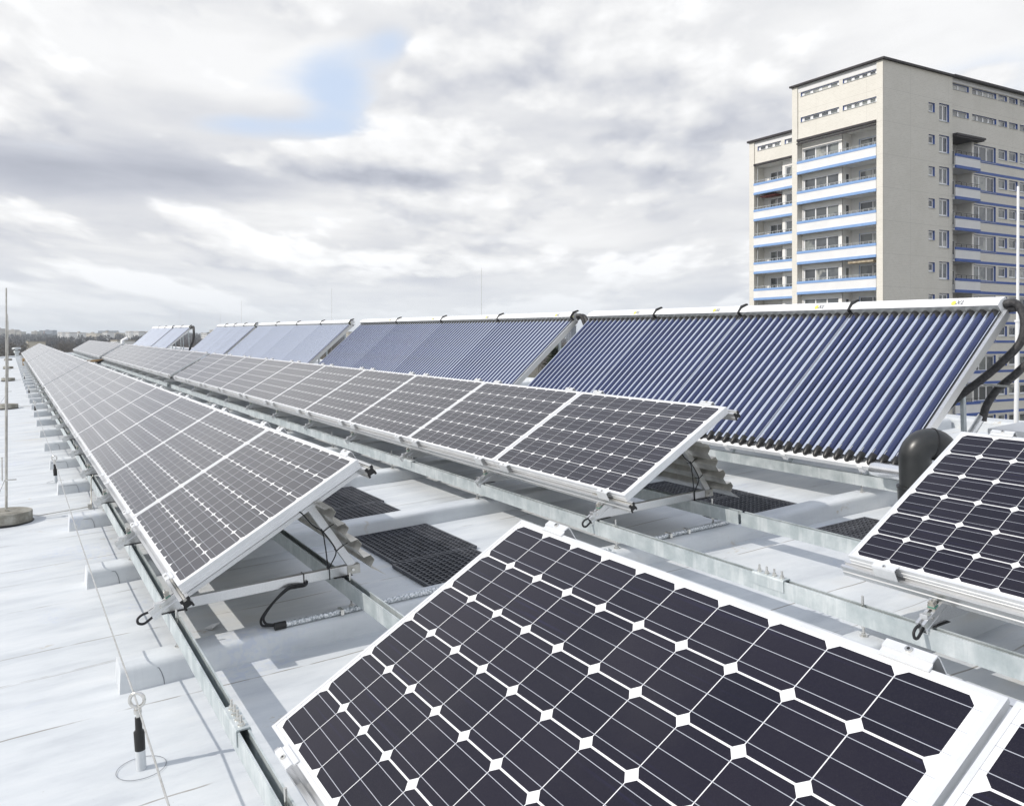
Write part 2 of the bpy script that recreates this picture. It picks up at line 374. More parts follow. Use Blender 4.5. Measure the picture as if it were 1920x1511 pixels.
def copy_tree(o, M, parent=None):
    c = o.copy(); col.objects.link(c)
    if parent: c.parent = parent; c.matrix_parent_inverse = o.matrix_parent_inverse.copy()
    else: c.matrix_world = M
    for ch in list(o.children): copy_tree(ch, None, c)
    return c
def T(x, y, z): return Matrix.Translation((x, y, z))
ONES = ['', 'first', 'second', 'third', 'fourth', 'fifth', 'sixth', 'seventh', 'eighth', 'ninth', 'tenth', 'eleventh', 'twelfth', 'thirteenth', 'fourteenth',
        'fifteenth', 'sixteenth', 'seventeenth', 'eighteenth', 'nineteenth', 'twentieth']
def nth(i):
    if i <= 20: return ONES[i]
    if i == 30: return 'thirtieth'
    return ('twenty-' if i < 30 else 'thirty-') + ONES[i % 10]

# ------------------------------------------------------------------ the roof
H = -1.617                     # roof surface, roof frame (camera at 0)
CT = -1.502                    # top of the curbs
RT, RB = -1.368, -1.452        # top and bottom of the steel rails
TH = R(27.684)
YA, YB, ZP = .5924, 3.1926, -1.181
XA, XB, XC, XD = -4.0919, -4.1792, -2.4993, -2.5551
LP, WP = 1.65, .99

me = MB()
nx, ny = 90, 36
def rz(x, y):
    return H + .0035 * math.sin(x * 1.7 + .6 * math.sin(y * 1.3)) * math.sin(y * .9 + x * .23)
X0, X1, Y0, Y1 = -62.0, 9.0, -22.0, 9.3
vs = [(X0 + (X1 - X0) * (i / nx) ** .8, Y0 + (Y1 - Y0) * j / ny, 0) for j in range(ny + 1) for i in range(nx + 1)]
vs = [(x, y, rz(x, y)) for x, y, _ in vs]
me.add(vs, [(j * (nx + 1) + i, j * (nx + 1) + i + 1, (j + 1) * (nx + 1) + i + 1, (j + 1) * (nx + 1) + i) for j in range(ny) for i in range(nx)], 0, True)
me.box(X0, X1, Y0, Y1, H - .9, H - .012)
roof = ob('roof', me.mesh('roof', ['membrane']), None, ROOF); tag(roof, 'white membrane flat roof with welded seams', None, kind='structure')
# low upstand along the far end and the back of the roof
me = MB(); me.box(X0 - .25, X0, Y0, Y1, H - .5, H + .10); me.box(X0 - .25, X1, Y1, Y1 + .25, H - .5, H + .12)
edge = ob('roof_edge', bevel(me.mesh('roof_edge', ['curb_membrane']), .03), None, ROOF); tag(edge, 'low white upstand along the roof edges', None, kind='structure')

# curbs: membrane-covered sleepers across the roof
def curb(i, xf, ya, yb, label):
    mb = MB(); wdt = .205; n = 26
    prof = [(0, 0), (-.006, .035), (-.011, .092), (-.019, .108), (-.033, .1150), (-.10, .1165), (-.172, .1150), (-.186, .108), (-.194, .092), (-.199, .035), (-wdt, 0)]
    rows = []
    for k in range(n + 1):
        y = ya + (yb - ya) * k / n; w_ = .006 * math.sin(k * 2.1 + i)
        rows.append([(xf + px + w_ + random.uniform(-.0015, .0015), y, H - .004 + pz) for px, pz in prof])
    # rounded near end
    m_ = len(prof)
    vs = [v for r_ in rows for v in r_]
    fs = [(k * m_ + j, k * m_ + j + 1, (k + 1) * m_ + j + 1, (k + 1) * m_ + j) for k in range(n) for j in range(m_ - 1)]
    mb.add(vs, fs, 0, True)
    endv = [(x + (.012 if px > -.1 else -.012) * 0, ya - .016 + .012 * (pz / .12), z) for (x, y, z), (px, pz) in zip(rows[0], prof)]
    mb.add(rows[0] + endv, [(j, j + 1, m_ + j + 1, m_ + j) for j in range(m_ - 1)], 0, True)
    mb.add(endv, [tuple(range(m_))]); mb.add(rows[-1], [tuple(range(m_))])
    o = ob('roof_curb', mb.mesh('roof_curb', ['curb_membrane']), None, ROOF)
    tag(o, label, 'roof curb', 'white membrane covered curbs under the rails')
    return o
curb_x = [-4.12 + 1.79, -4.12, -5.92]
while curb_x[-1] > -58: curb_x.append(curb_x[-1] - 1.775)
for i, x in enumerate(curb_x):
    if i == 0: lb = 'white curb nearest the camera, its end passing under the big dark panel'
    elif i == 1: lb = 'white curb beside the nearest ring post, carrying the speckled steel conduit'
    else: lb = 'white roof curb, %s behind the one beside the nearest ring post' % nth(i - 1)
    curb(i, x, .345, 9.25, lb)
# patch discs of membrane round the curb ends are thin raised sheets
for i, x in enumerate(curb_x[1:7]):
    mb = MB(); n = 20
    pts_ = [(x + .004, .345 + .17 * math.sin(a), H + .17 * math.cos(a)) for a in [math.pi / 2 * k / 10 for k in range(11)]]
    mb.tube([(x + .002 - .10 * max(0, (pz - H)) , py, min(pz, CT - .035)) for _, py, pz in pts_] , .0016, 4)
    o = part('membrane_patch', mb, 'grey_mark', None, ROOF)
    tag(o, 'curved weld line of the patch on the %s curb end' % (nth(i + 1) + ' visible'), 'weld line', 'weld lines on the curb ends')

# ------------------------------------------------------------------ steel rails
def rail(y, x0, x1, label, rods=True, splices=(), hw=.0205, grp='galvanised channel rails on the curbs'):
    root = empty('steel_rail', ROOF @ T(x1, y, RB))
    L = x1 - x0; t_ = .0035; h = RT - RB
    mb = MB()
    prof = [(-hw, 0), (hw, 0), (hw, h), (hw - .007, h), (hw - .007, h - .006), (hw - t_, h - .006), (hw - t_, t_), (-hw + t_, t_), (-hw + t_, h - .006), (-hw + .007, h - .006), (-hw + .007, h), (-hw, h)]
    mb.prism(prof, -L, 0, 'x', 0, True, False)
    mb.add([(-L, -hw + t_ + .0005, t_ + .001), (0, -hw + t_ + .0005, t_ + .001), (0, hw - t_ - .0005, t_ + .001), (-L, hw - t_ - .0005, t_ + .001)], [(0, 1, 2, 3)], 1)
    for sx in (0, -L):
        mb.add([(sx, a, b) for a, b in ((-hw, 0), (hw, 0), (hw, t_), (-hw, t_))], [(0, 1, 2, 3)], 0)
        mb.add([(sx, a, b) for a, b in ((-hw, t_), (-hw + t_, t_), (-hw + t_, h), (-hw, h))], [(0, 1, 2, 3)], 0)
        mb.add([(sx, a, b) for a, b in ((hw - t_, t_), (hw, t_), (hw, h), (hw - t_, h))], [(0, 1, 2, 3)], 0)
    part('channel', mb, ['galvanised', 'galvanised_shaded'], root)
    if rods:
        rod = None
        for cx in curb_x:
            xx = cx - .10 + random.uniform(-.03, .03)
            if x0 + .02 < xx < x1 - .02:
                if rod is None:
                    m2 = MB(); m2.cyl((0, 0, CT - RB - .004), (0, 0, h + .042), .0055, seg=8)
                    m2.cyl((0, 0, CT - RB - .003), (0, 0, CT - RB + .003), .017, seg=12); m2.cyl((0, 0, CT - RB + .003), (0, 0, CT - RB + .013), .0105, seg=6, smooth=False)
                    m2.cyl((0, 0, -.014), (0, 0, -.001), .0105, seg=6, smooth=False); m2.cyl((0, 0, t_ + .002), (0, 0, t_ + .012), .0105, seg=6, smooth=False)
                    rod = m2.mesh('threaded_rod', ['steel'])
                ob('threaded_rod', rod, root, T(xx - x1, 0, 0))
    for sx in splices:
        m3 = MB(); g_ = .0015; W_ = hw + g_; th_ = .004
        prof = [(-W_, h - .052), (-W_, h + .002), (-W_ + .004, h + g_ + th_), (W_ - .004, h + g_ + th_), (W_, h + .002), (W_, h - .052),
                (W_ + -0 + th_ * 0 - .0, h - .052)]
        o_ = [(-W_ - th_, h - .052), (-W_ - th_, h - .001), (-W_ - .0005, h + th_ + .003), (W_ + .0005, h + th_ + .003), (W_ + th_, h - .001), (W_ + th_, h - .052)]
        i_ = [(W_, h - .052), (W_, h + .0012), (-W_, h + .0012), (-W_, h - .052)]
        m3.prism(o_ + i_, -.10, .10, 'x', 0)
        spl = part('splice_plate', m3, 'galvanised', root, T(sx - x1, 0, 0))
        for k in range(4):
            m4 = MB(); bx = -.072 + .048 * k; zz = h + th_ + .003
            m4.cyl((bx, 0, zz), (bx, 0, zz + .003), .013, seg=12); m4.cyl((bx, 0, zz + .003), (bx, 0, zz + .013), .0100, seg=6, smooth=False); m4.cyl((bx, 0, zz + .013), (bx, 0, zz + .034), .0052, seg=8)
            part('bolt', m4, 'steel', spl)
    tag(root, label, 'steel rail', grp); return root
YF, YR, YBF, YBR = .600, 1.450, 3.143, 3.970
rail(YF, -20.62, 1.2, 'front steel rail of the left row, from the near panel to the first gap', splices=(-3.02, -9.2))
rail(YR, -20.80, 1.2, 'rear steel rail under the near left panels, first gap to the camera')
rail(YF, -37.62, -20.93, 'front steel rail of the left row, between its two gaps')
rail(YR, -37.62, -20.93, 'rear steel rail of the left row, between its two gaps')
rail(YF, -54.5, -37.75, 'front steel rail of the left row, beyond its second gap')
rail(YR, -54.5, -37.75, 'rear steel rail of the left row, beyond its second gap')
rail(YBF, -20.70, 1.2, 'long front steel rail of the middle row, running to the right edge', splices=(-2.97, -7.35))
rail(YBR, -20.75, -3.99, 'rear steel rail under the middle row up to the dark joint', splices=())
rail(YBR, -3.965, 1.2, 'stained rear steel rail behind the middle row, right of the dark joint', splices=(-2.95,))
rail(YBF, -37.5, -21.25, 'front steel rail of the middle row, beyond its gap')
rail(YBR, -37.5, -21.25, 'rear steel rail of the middle row, beyond its gap')
rail(YBF, -55.3, -38.75, 'front steel rail of the farthest middle-row block')
rail(YBR, -55.3, -38.75, 'rear steel rail of the farthest middle-row block')

# ------------------------------------------------------------------ photovoltaic panels
def PM(x, y): return ROOF @ T(x, y, ZP) @ Matrix.Rotation(TH, 4, 'X')
def make_panel(x, y, label, group):
    root = empty('solar_panel', PM(x, y))
    prof = [(.012, 0.0), (0, 0.0), (0, -.0115), (.0030, -.0130), (.0030, -.0205), (0, -.0230), (0, -.0330), (.0030, -.0350), (.0030, -.0395), (0, -.0415), (0, -.046), (.030, -.046), (.030, -.0445), (.002, -.0445), (.002, -.008), (.012, -.008)]
    mb = MB(); n = len(prof)
    rings = [[(o, o, z) for o, z in prof], [(LP - o, o, z) for o, z in prof], [(LP - o, WP - o, z) for o, z in prof], [(o, WP - o, z) for o, z in prof]]
    for k in range(4):
        a, b = rings[k], rings[(k + 1) % 4]
        mb.add(a + b, [(i, (i + 1) % n, n + (i + 1) % n, n + i) for i in range(n)])
    part('frame', mb, 'frame_alu', root)
    mb = MB(); mb.add([(.0115, .0115, -.0022), (LP - .0115, .0115, -.0022), (LP - .0115, WP - .0115, -.0022), (.0115, WP - .0115, -.0022)], [(0, 1, 2, 3)])
    mb.add([(.011, .011, -.0070), (LP - .011, .011, -.0070), (LP - .011, WP - .011, -.0070), (.011, WP - .011, -.0070)], [(3, 2, 1, 0)], 1)
    part('laminate', mb, ['solar_cells', 'white_paint'], root)
    for cx in (.20, 1.45):
        for lo in (True, False):
            mb = MB(); hw = .055; sgn = -1 if lo else 1; y0 = 0 if lo else WP
            # hat-shaped clamp: lip on the frame, plate down to the rail
            pf = [(.009, .001), (.009, .0045), (-.006, .0045), (-.009, .010), (-.028, .010), (-.031, .002), (-.033, -.046), (-.030, -.046), (-.0285, 0), (-.026, .007), (-.011, .007), (-.0035, .001)]
            mb.prism([(y0 - sgn * -a if not lo else y0 + a, b) for a, b in pf] if lo else [(y0 - a, b) for a, b in pf], cx - hw, cx + hw, 'x', 0)
            c = part('clamp', mb, 'frame_alu', root)
            mb = MB(); yy = y0 - .0185 if lo else y0 + .0185
            mb.cyl((cx, yy, .010), (cx, yy, .0145), .0075, seg=12); mb.cyl((cx, yy, .0145), (cx, yy, .0150), .0035, seg=6, mi=1)
            part('screw', mb, ['steel', 'black_plastic'], c)
    tag(root, label, 'solar panel', group); return root
proto = None
def panels(xr, y, n, desc, row, group):
    global proto
    x = xr - LP
    for i in range(n):
        lb = desc(i)
        if proto is None: proto = make_panel(x, y, lb, group); o = proto
        else:
            o = copy_tree(proto, PM(x, y)); o['label'] = lb; o['group'] = group
        x -= LP + .0050
ga, gb = 'solar panels of the left row', 'solar panels of the middle row'
panels(XA, YA, 10, lambda i: 'near end panel of the left row, greyish cells, its open side facing the camera' if i == 0 else 'left row solar panel, %s from its near end' % nth(i + 1), 'left', ga)
panels(-20.90, YA, 10, lambda i: 'pale left row solar panel, %s past the first gap' % nth(i + 1), 'left', ga)
panels(-37.72, YA, 10, lambda i: 'tiny pale left row solar panel, %s past the second gap' % nth(i + 1), 'left', ga)
panels(XB, YB, 10, lambda i: 'near end panel of the middle row in front of the blue tubes' if i == 0 else 'middle row solar panel, %s from its near end' % nth(i + 1), 'mid', gb)
panels(-21.30, YB, 10, lambda i: 'middle row solar panel, %s past the gap' % nth(i + 1), 'mid', gb)
panels(-39.0, YB, 10, lambda i: 'small far middle row solar panel, %s of the last block' % nth(i + 1), 'mid', gb)
gc = 'near black solar panels'
n_before = set(bpy.data.objects)
panels(XC + LP, YA, 1, lambda i: 'big black solar panel with white diamonds filling the foreground', 'near', gc)
panels(XC + LP + LP + .0145, YA, 1, lambda i: 'black solar panel cut off in the lower right corner', 'near', gc)
panels(XD + LP, YB, 1, lambda i: 'black solar panel at the right edge beside the black elbow pipe', 'near', gc)

dark_lam = None
for o_ in list(bpy.data.objects):
    if o_ not in n_before and o_.name.startswith('laminate'):
        if dark_lam is None: dark_lam = o_.data.copy(); dark_lam.materials[0] = MATS['solar_cells_dark']
        o_.data = dark_lam

# module rails under the frames (lower and upper), one pair for each block
def module_rail(xr, xl, y, s, label):
    mb = MB(); L = xr - xl
    w_, z0, z1 = .0225, -.0985, -.0465
    prof = [(-w_, z0), (-w_ + .010, z0), (-w_ + .010, z0 + .010), (w_ - .010, z0 + .010), (w_ - .010, z0), (w_, z0), (w_, z0 + .02), (w_ - .004, z0 + .023), (w_ - .004, z1 - .016), (w_, z1 - .013), (w_, z1), (.008, z1), (.008, z1 - .013), (-.008, z1 - .013), (-.008, z1), (-w_, z1), (-w_, z1 - .013), (-w_ + .004, z1 - .016), (-w_ + .004, z0 + .023), (-w_, z0 + .02)]
    root = empty('module_rail', PM(xr, y) @ T(0, s, 0))
    mb.prism(prof, -L, 0, 'x', 0); part('profile', mb, 'aluminium', root)
    mb = MB(); mb.prism([(a * 1.0, b) for a, b in prof], 0.0005, .006, 'x', 0); part('end_cap', mb, 'black_plastic', root)
    mb = MB(); mb.cyl((-.4, 0, z1 - .006), (.0065, 0, z1 - .006), .0065, seg=8); part('insert', mb, 'raw_alu', root)
    tag(root, label, 'mounting rail', 'aluminium rails under the panels')
for (xr, xl, y, d) in [(XA + .055, -20.62, YA, 'left row block nearest the camera'), (-20.88, -37.46, YA, 'left row block between the gaps'), (-37.70, -54.3, YA, 'last left row block'),
                       (XB + .045, -20.70, YB, 'middle row block nearest the camera'), (-21.26, -37.82, YB, 'middle row block past the gap'), (-38.95, -55.5, YB, 'last middle row block'),
                       (XC + 3.3, XC + .035, YA, 'big black foreground panel'), (XD + LP + .05, XD + .012 - .05, YB, 'black right-edge panel')]:
    up = 1.003
    module_rail(xr, xl, y, -.008, 'lower aluminium rail of the ' + d)
    module_rail(xr, xl, y, up, 'upper aluminium rail of the ' + d)

# triangular mounts
def make_mount(x, y, label):
    """foot profile along the slope, base bar, rear strut; origin on the slope line at the panel's lower edge"""
    root = empty('panel_mount', ROOF @ T(x, y, ZP))
    Rm = Matrix.Rotation(TH, 4, 'X')
    mb = MB(); z0, z1 = -.1525, -.0995; hw = .020
    prof = [(-hw, z0), (hw, z0), (hw, z0 + .020), (hw - .003, z0 + .023), (hw - .003, z1 - .020), (hw, z1 - .017), (hw, z1), (.007, z1), (.007, z1 - .012), (.016, z1 - .014), (.016, z0 + .006), (-.016, z0 + .006), (-.016, z1 - .014), (-.007, z1 - .012), (-.007, z1), (-hw, z1), (-hw, z1 - .017), (-hw + .003, z1 - .020), (-hw + .003, z0 + .023), (-hw, z0 + .020)]
    mb.prism(prof, -.165, 1.03, 'y', 0, M=Rm); part('slope_profile', mb, 'aluminium', root)
    bz = RT - ZP      # local height of rail top
    mb = MB(); mb.box(-.0175, .0175, -.075, .965 - .02, bz + .0035, bz + .0535); part('base_bar', mb, 'aluminium', root, bev=.002)
    mb = MB(); mb.box(-.0225, -.0195, .845, .925, bz + .006, bz + .052); mb.box(.0185, .0215, .875, .945, bz + .006, bz + .052)
    bk = part('joint_plate', mb, 'raw_alu', root)
    mb = MB(); mb.cyl((.0215, .905, bz + .029), (.027, .905, bz + .029), .0085, seg=6, smooth=False); mb.cyl((.0202, -.047, -.150), (.0245, -.047, -.150), .0065, seg=10)
    part('bolt', mb, 'steel', root)
    # rear strut leaning back
    a = Vector((0, .905, bz + .05)); b = Vector((0, .695, .2105)); d = (b - a).normalized(); nn = Vector((0, -d.z, d.y))
    mb = MB(); vs = []
    for p in (a, b):
        for sx, sn in ((-.0165, -.02), (.0165, -.02), (.0165, .02), (-.0165, .02)): vs.append(p + Vector((sx, 0, 0)) + nn * sn)
    mb.add(vs, [(0, 1, 2, 3), (7, 6, 5, 4), (0, 4, 5, 1), (1, 5, 6, 2), (2, 6, 7, 3), (3, 7, 4, 0)]); part('rear_strut', mb, 'aluminium', root)
    # green-edged clip between foot profile and module rail
    mb = MB(); mb.box(-.0165, .0165, -.074, -.050, -.0985, -.091, 0, Rm); mb.box(-.015, .015, -.073, -.050, -.0905, -.0818, 1, Rm); mb.box(-.012, .012, -.070, -.046, -.0815, -.070, 1, Rm); mb.box(-.018, .018, -.080, -.052, -.0992, -.0955, 1, Rm)
    cl_ = part('clip', mb, ['green_clip', 'raw_alu'], root)
    mb = MB(); p0 = Rm @ Vector((0, -.060, -.070)); p1 = Rm @ Vector((0, -.060, -.058)); mb.cyl(p0, p1, .006, seg=8); part('clip_screw', mb, 'steel', cl_)
    # seat pads on the steel rails
    mb = MB(); mb.box(-.03, .03, -.045, .06, bz + .0008, bz + .0032); mb.box(-.03, .03, .80, .90, bz + .0008, bz + .0032); part('pad', mb, 'black_rubber', root)
    tag(root, label, 'panel mount', 'triangular aluminium mounts'); return root
mproto = None
def mounts(x0, n, y, desc, step=1.513):
    global mproto
    for i in range(n):
        M = ROOF @ T(x0 - i * step, y, ZP)
        if mproto is None: mproto = make_mount(x0, y, desc(i)); o = mproto
        else: o = copy_tree(mproto, M); o['label'] = desc(i)
mounts(-4.35, 11, YA, lambda i: 'open triangular mount at the near end of the left row' if i == 0 else 'left row triangular mount, %s from its near end' % nth(i + 1))
mounts(-21.25, 11, YA, lambda i: 'left row triangular mount, %s past the first gap' % nth(i + 1))
mounts(-38.1, 11, YA, lambda i: 'left row triangular mount, %s past the second gap' % nth(i + 1))
mounts(-4.43, 11, YB, lambda i: 'open triangular mount at the near end of the middle row' if i == 0 else 'middle row triangular mount, %s from its near end' % nth(i + 1))
mounts(-21.6, 11, YB, lambda i: 'middle row triangular mount, %s past the gap' % nth(i + 1))
mounts(-39.0, 11, YB, lambda i: 'middle row triangular mount, %s of the last block' % nth(i + 1))
mounts(-2.14, 1, YB, lambda i: 'triangular mount with green clip under the right-edge panel')
mounts(-1.15, 1, YA, lambda i: 'triangular mount hidden under the big foreground panel')

# corrugated wind sheets behind the mounts
def wind_sheet(xr, xl, y, label):
    a = Vector((y + .700, .245)); b = Vector((y + .955, -.125)); d = (b - a); L = d.length; d.normalize(); nrm = Vector((-d.y, d.x))
    pl = []; n = 4; amp = .036
    for k in range(n):
        t0 = k / n
        for f, h in ((0, 0), (.30, 0), (.44, 1), (.74, 1), (.88, 0)):
            pl.append(a + d * L * (t0 + f / n) + nrm * amp * h)
    pl.append(b); pl.append(b + Vector((.07, -.045)))
    th = .0012; n_ = len(pl)
    back = []
    for k in range(n_):
        dd = (pl[min(k + 1, n_ - 1)] - pl[max(k - 1, 0)]).normalized(); back.append(pl[k] + Vector((-dd.y, dd.x)) * th)
    mb = MB(); mb.prism([(p.x, p.y) for p in pl] + [(p.x, p.y) for p in reversed(back)], xl, xr, 'x', 0, True, False)
    for xx in (xl, xr):
        vs = [(xx, p.x, p.y) for p in pl] + [(xx, p.x, p.y) for p in back]
        mb.add(vs, [(k, k + 1, n_ + k + 1, n_ + k) for k in range(n_ - 1)])
    o = part('corrugated_sheet', mb, 'raw_alu', None, ROOF @ T(0, 0, ZP)); tag(o, label, 'metal sheet', 'corrugated wind sheets behind the panels')
wind_sheet(-4.17, -20.7, YA, 'corrugated metal sheet behind the near left row mounts'); wind_sheet(-21.0, -37.5, YA, 'corrugated metal sheet behind the left row, between the gaps')
wind_sheet(XB - .03, -20.8, YB - .03, 'corrugated metal sheet behind the near middle row mounts'); wind_sheet(-21.4, -37.9, YB, 'corrugated metal sheet behind the middle row past the gap')
wind_sheet(XD + 1.5, -2.02, YB, 'corrugated metal sheet under the right-edge panel')

# ------------------------------------------------------------------ cables and conduits
def lerp_curve(pts, n=6):
    P = [Vector(p) for p in pts]; out = []
    for i in range(len(P) - 1):
        p0, p1, p2, p3 = P[max(i - 1, 0)], P[i], P[i + 1], P[min(i + 2, len(P) - 1)]
        for k in range(n):
            t = k / n; out.append(.5 * ((2 * p1) + (p2 - p0) * t + (2 * p0 - 5 * p1 + 4 * p2 - p3) * t * t + (-p0 + 3 * p1 - 3 * p2 + p3) * t ** 3))
    out.append(P[-1]); return out
def cable(name, pts, r, m, label, cat, group=None, seg=8, extra=None):
    mb = MB(); mb.tube(lerp_curve(pts), r, seg)
    if extra: extra(mb)
    o = part(name, mb, m if isinstance(m, list) else [m], None, ROOF); tag(o, label, cat, group); return o
def loop_foot(x, y, lab):
    pts = [(x, y - .100, ZP - .170), (x + .002, y - .128, ZP - .176), (x + .006, y - .148, ZP - .190), (x + .008, y - .146, ZP - .210), (x + .004, y - .122, ZP - .218), (x, y - .095, ZP - .205), (x - .004, y - .07, ZP - .190)]
    cable('cable_loop', pts, .0062, 'black_rubber', lab, 'cable', 'black cable loops at the mount feet')
loop_foot(-4.35, YA, 'black cable loop poking out of the left row foot'); loop_foot(-4.43, YB, 'black cable loop poking out of the middle row foot'); loop_foot(-2.14, YB, 'black cable loop hanging below the green clip foot')
# cable from the base bar to the conduit on the near curb
bz = RT + .054
cable('cable', [(-4.325, 1.250, RT + .020), (-4.322, 1.236, RT + .004), (-4.315, 1.190, RT + .010), (-4.31, 1.142, RT + .008), (-4.29, 1.066, RT - .040), (-4.25, 1.003, RT - .090), (-4.215, 1.000, RT - .112), (-4.195, 1.020, CT + .018), (-4.175, 1.060, CT + .015)], .0062, 'black_rubber', 'thick black cable curving from the bar down to the conduit', 'cable')
cable('cable', [(-4.327, 1.250, RT + .012), (-4.322, 1.234, RT - .002), (-4.318, 1.185, RT + .000), (-4.315, 1.138, RT - .004), (-4.30, 1.058, RT - .052), (-4.262, .994, RT - .100), (-4.228, .986, RT - .122), (-4.205, 1.012, CT + .009), (-4.180, 1.055, CT + .010)], .0062, 'black_rubber', 'second black cable strapped beside the thick curving one', 'cable')
def conduit(x, y0, y1, lab, cap=True):
    root = empty('conduit', ROOF @ T(x, y0, CT + .013))
    mb = MB(); mb.cyl((0, 0, 0), (0, y1 - y0, 0), .0145, seg=14); part('pipe', mb, 'speckled_zinc', root)
    if cap:
        mb = MB(); mb.cyl((0, -.035, 0), (0, .02, 0), .0195, .0185, seg=12); part('end_cap', mb, 'black_plastic', root)
    mb = MB()
    for yy in (.30, (y1 - y0) * .55): mb.box(-.028, .028, yy - .008, yy + .008, -.010, .0165)
    part('strap', mb, 'steel', root)
    tag(root, lab, 'conduit', 'galvanised conduits on the curbs')
conduit(-4.165, 1.065, 3.06, 'speckled galvanised conduit along the near curb'); conduit(-4.19, 3.24, 4.06, 'galvanised conduit on the curb under the middle row', False)
def tie(x, c, d, lab, M=None):
    pass
# cables on the rear struts of the two open ends
for (x, y, lab) in ((-4.35, YA, 'left row'), (-4.43, YB, 'middle row')):
    f = .0
    for k, off in enumerate((.0, .012)):
        if k == 0: P_ = [(x + .020, y + .56, ZP + .20), (x + .020, y + .635, ZP + .195), (x + .020, y + .70, ZP + .115), (x + .020, y + .75, ZP + .070), (x + .020, y + .762, ZP + .0), (x + .020, y + .768, ZP - .07), (x + .020, y + .772, RT + .055)]
        else: P_ = [(x + .022, y + .745, ZP + .085), (x + .022, y + .80, ZP + .0), (x + .022, y + .818, ZP - .052), (x + .021, y + .79, ZP - .105), (x + .020, y + .775, RT + .055)]
        if y == YB and k == 0: P_ += [(x + .022, y + .775, RT - .02), (x + .03, y + .79, RT - .07), (x + .08, y + .80, RT - .10), (x + .18, y + .83, RT - .11)]
        cable('cable', P_, .0034, 'black_rubber', ('outer' if k else 'inner') + ' thin black cable on the rear strut of the ' + lab, 'cable')
    mb = MB()
    a = Vector((x, y + .905, RT + .05)); b = Vector((x, y + .695, ZP + .2105)); d = (b - a).normalized(); nn = Vector((0, -d.z, d.y))
    for f in (.30, .62):
        p = a + (b - a) * f
        lp = [p + Vector((sx, 0, 0)) + nn * sn for sx, sn in ((-.019, -.0225), (.019, -.0225), (.019, .0225), (-.019, .0225), (-.019, -.0225))]
        mb.tube(lp, .0028, 6, smooth=False)
        mb.tube([p + Vector((.019, 0, 0)) - nn * .0225, p + Vector((.030, 0, 0)) - nn * .045], .002, 5)
    p = Vector((x, y + .778, RT + .0285))
    mb.tube([p + Vector((sx, 0, sz)) for sx, sz in ((-.02, -.028), (.02, -.028), (.02, .028), (-.02, .028), (-.02, -.028))], .0028, 6, smooth=False)
    p = Vector((x, y + .642, RT + .0285))
    if y == YA: mb.tube([p + Vector((sx, 0, sz)) for sx, sz in ((-.02, -.028), (.02, -.028), (.02, .028), (-.02, .028), (-.02, -.028))], .0028, 6, smooth=False)
    o = part('cable_ties', mb, 'black_plastic', None, ROOF); tag(o, 'black cable ties round the strut at the open end of the ' + lab, 'cable ties', 'black cable ties')

# ------------------------------------------------------------------ fall protection: ring posts and wire
def ring_post(x, y, lab):
    root = empty('ring_post', ROOF @ T(x, y, H))
    mb = MB(); mb.cyl((0, 0, 0), (0, 0, .078), .0175, seg=20); part('sleeve', mb, 'curb_membrane', root)
    mb = MB(); mb.tube([(0, 0, .072), (0, 0, .140), (0, 0, .147), (0, 0, .192)], .0185, 20, rr=[.0185, .0190, .0125, .0115]); part('shrink_tube', mb, 'black_plastic', root)
    mb = MB(); mb.cyl((0, 0, .19), (0, 0, .214), .0075, seg=10); mb.cyl((0, 0, .208), (0, 0, .222), .014, seg=14); mb.cyl((0, 0, .222), (0, 0, .232), .009, seg=12)
    part('neck', mb, 'steel', root)
    mb = MB(); n = 28; c = Vector((0, 0, .256)); d1 = Vector((.45, .89, 0)).normalized()
    mb.tube([c + d1 * .026 * math.cos(2 * math.pi * k / n) + Vector((0, 0, 1)) * .026 * math.sin(2 * math.pi * k / n) for k in range(n + 1)], .0065, 10, cap=False)
    part('ring', mb, 'steel', root)
    mb = MB(); mb.tube([(.085 * math.cos(a), .085 * math.sin(a), .004 + 0 * a) for a in [2 * math.pi * k / 32 for k in range(33)]], .0011, 4); part('patch_edge', mb, 'grey_mark', root)
    tag(root, lab, 'anchor post', 'ring posts of the safety wire'); return root
posts = [(-3.38, .326), (-10.3, .348), (-18.55, .365), (-24.0, .37), (-31.0, .38)]
ring_post(*posts[0], 'large steel ring post with black sleeve nearest the camera')
ring_post(*posts[1], 'second steel ring post beside the curb ends')
ring_post(*posts[2], 'third small steel ring post by the curb ends'); ring_post(*posts[3], 'fourth tiny ring post by the curb ends'); ring_post(*posts[4], 'farthest tiny ring post by the curb ends')
wp = [(-.6, .300, H + .243)]
for (x, y) in posts: wp.append((x, y, H + .243))
wp.append((-45, .40, H + .243))
pts_ = []
for i in range(len(wp) - 1):
    a, b = Vector(wp[i]), Vector(wp[i + 1])
    for k in range(12):
        t = k / 12; p = a.lerp(b, t); p.z -= .05 * 4 * t * (1 - t) * min(1, (b - a).length / 8); pts_.append(p)
pts_.append(Vector(wp[-1]))
mb = MB(); mb.tube(pts_, .0036, 8); o = part('safety_wire', mb, 'steel', None, ROOF); tag(o, 'thin steel safety wire running through the ring posts', 'wire')

def VT(x, y, zt):
    """a truly vertical thing whose top passes the roof-frame point (x, y, zt)"""
    a = ROOF @ Vector((x, y, zt)); b = ROOF @ Vector((x, y, H)); return T(a.x, a.y, b.z)

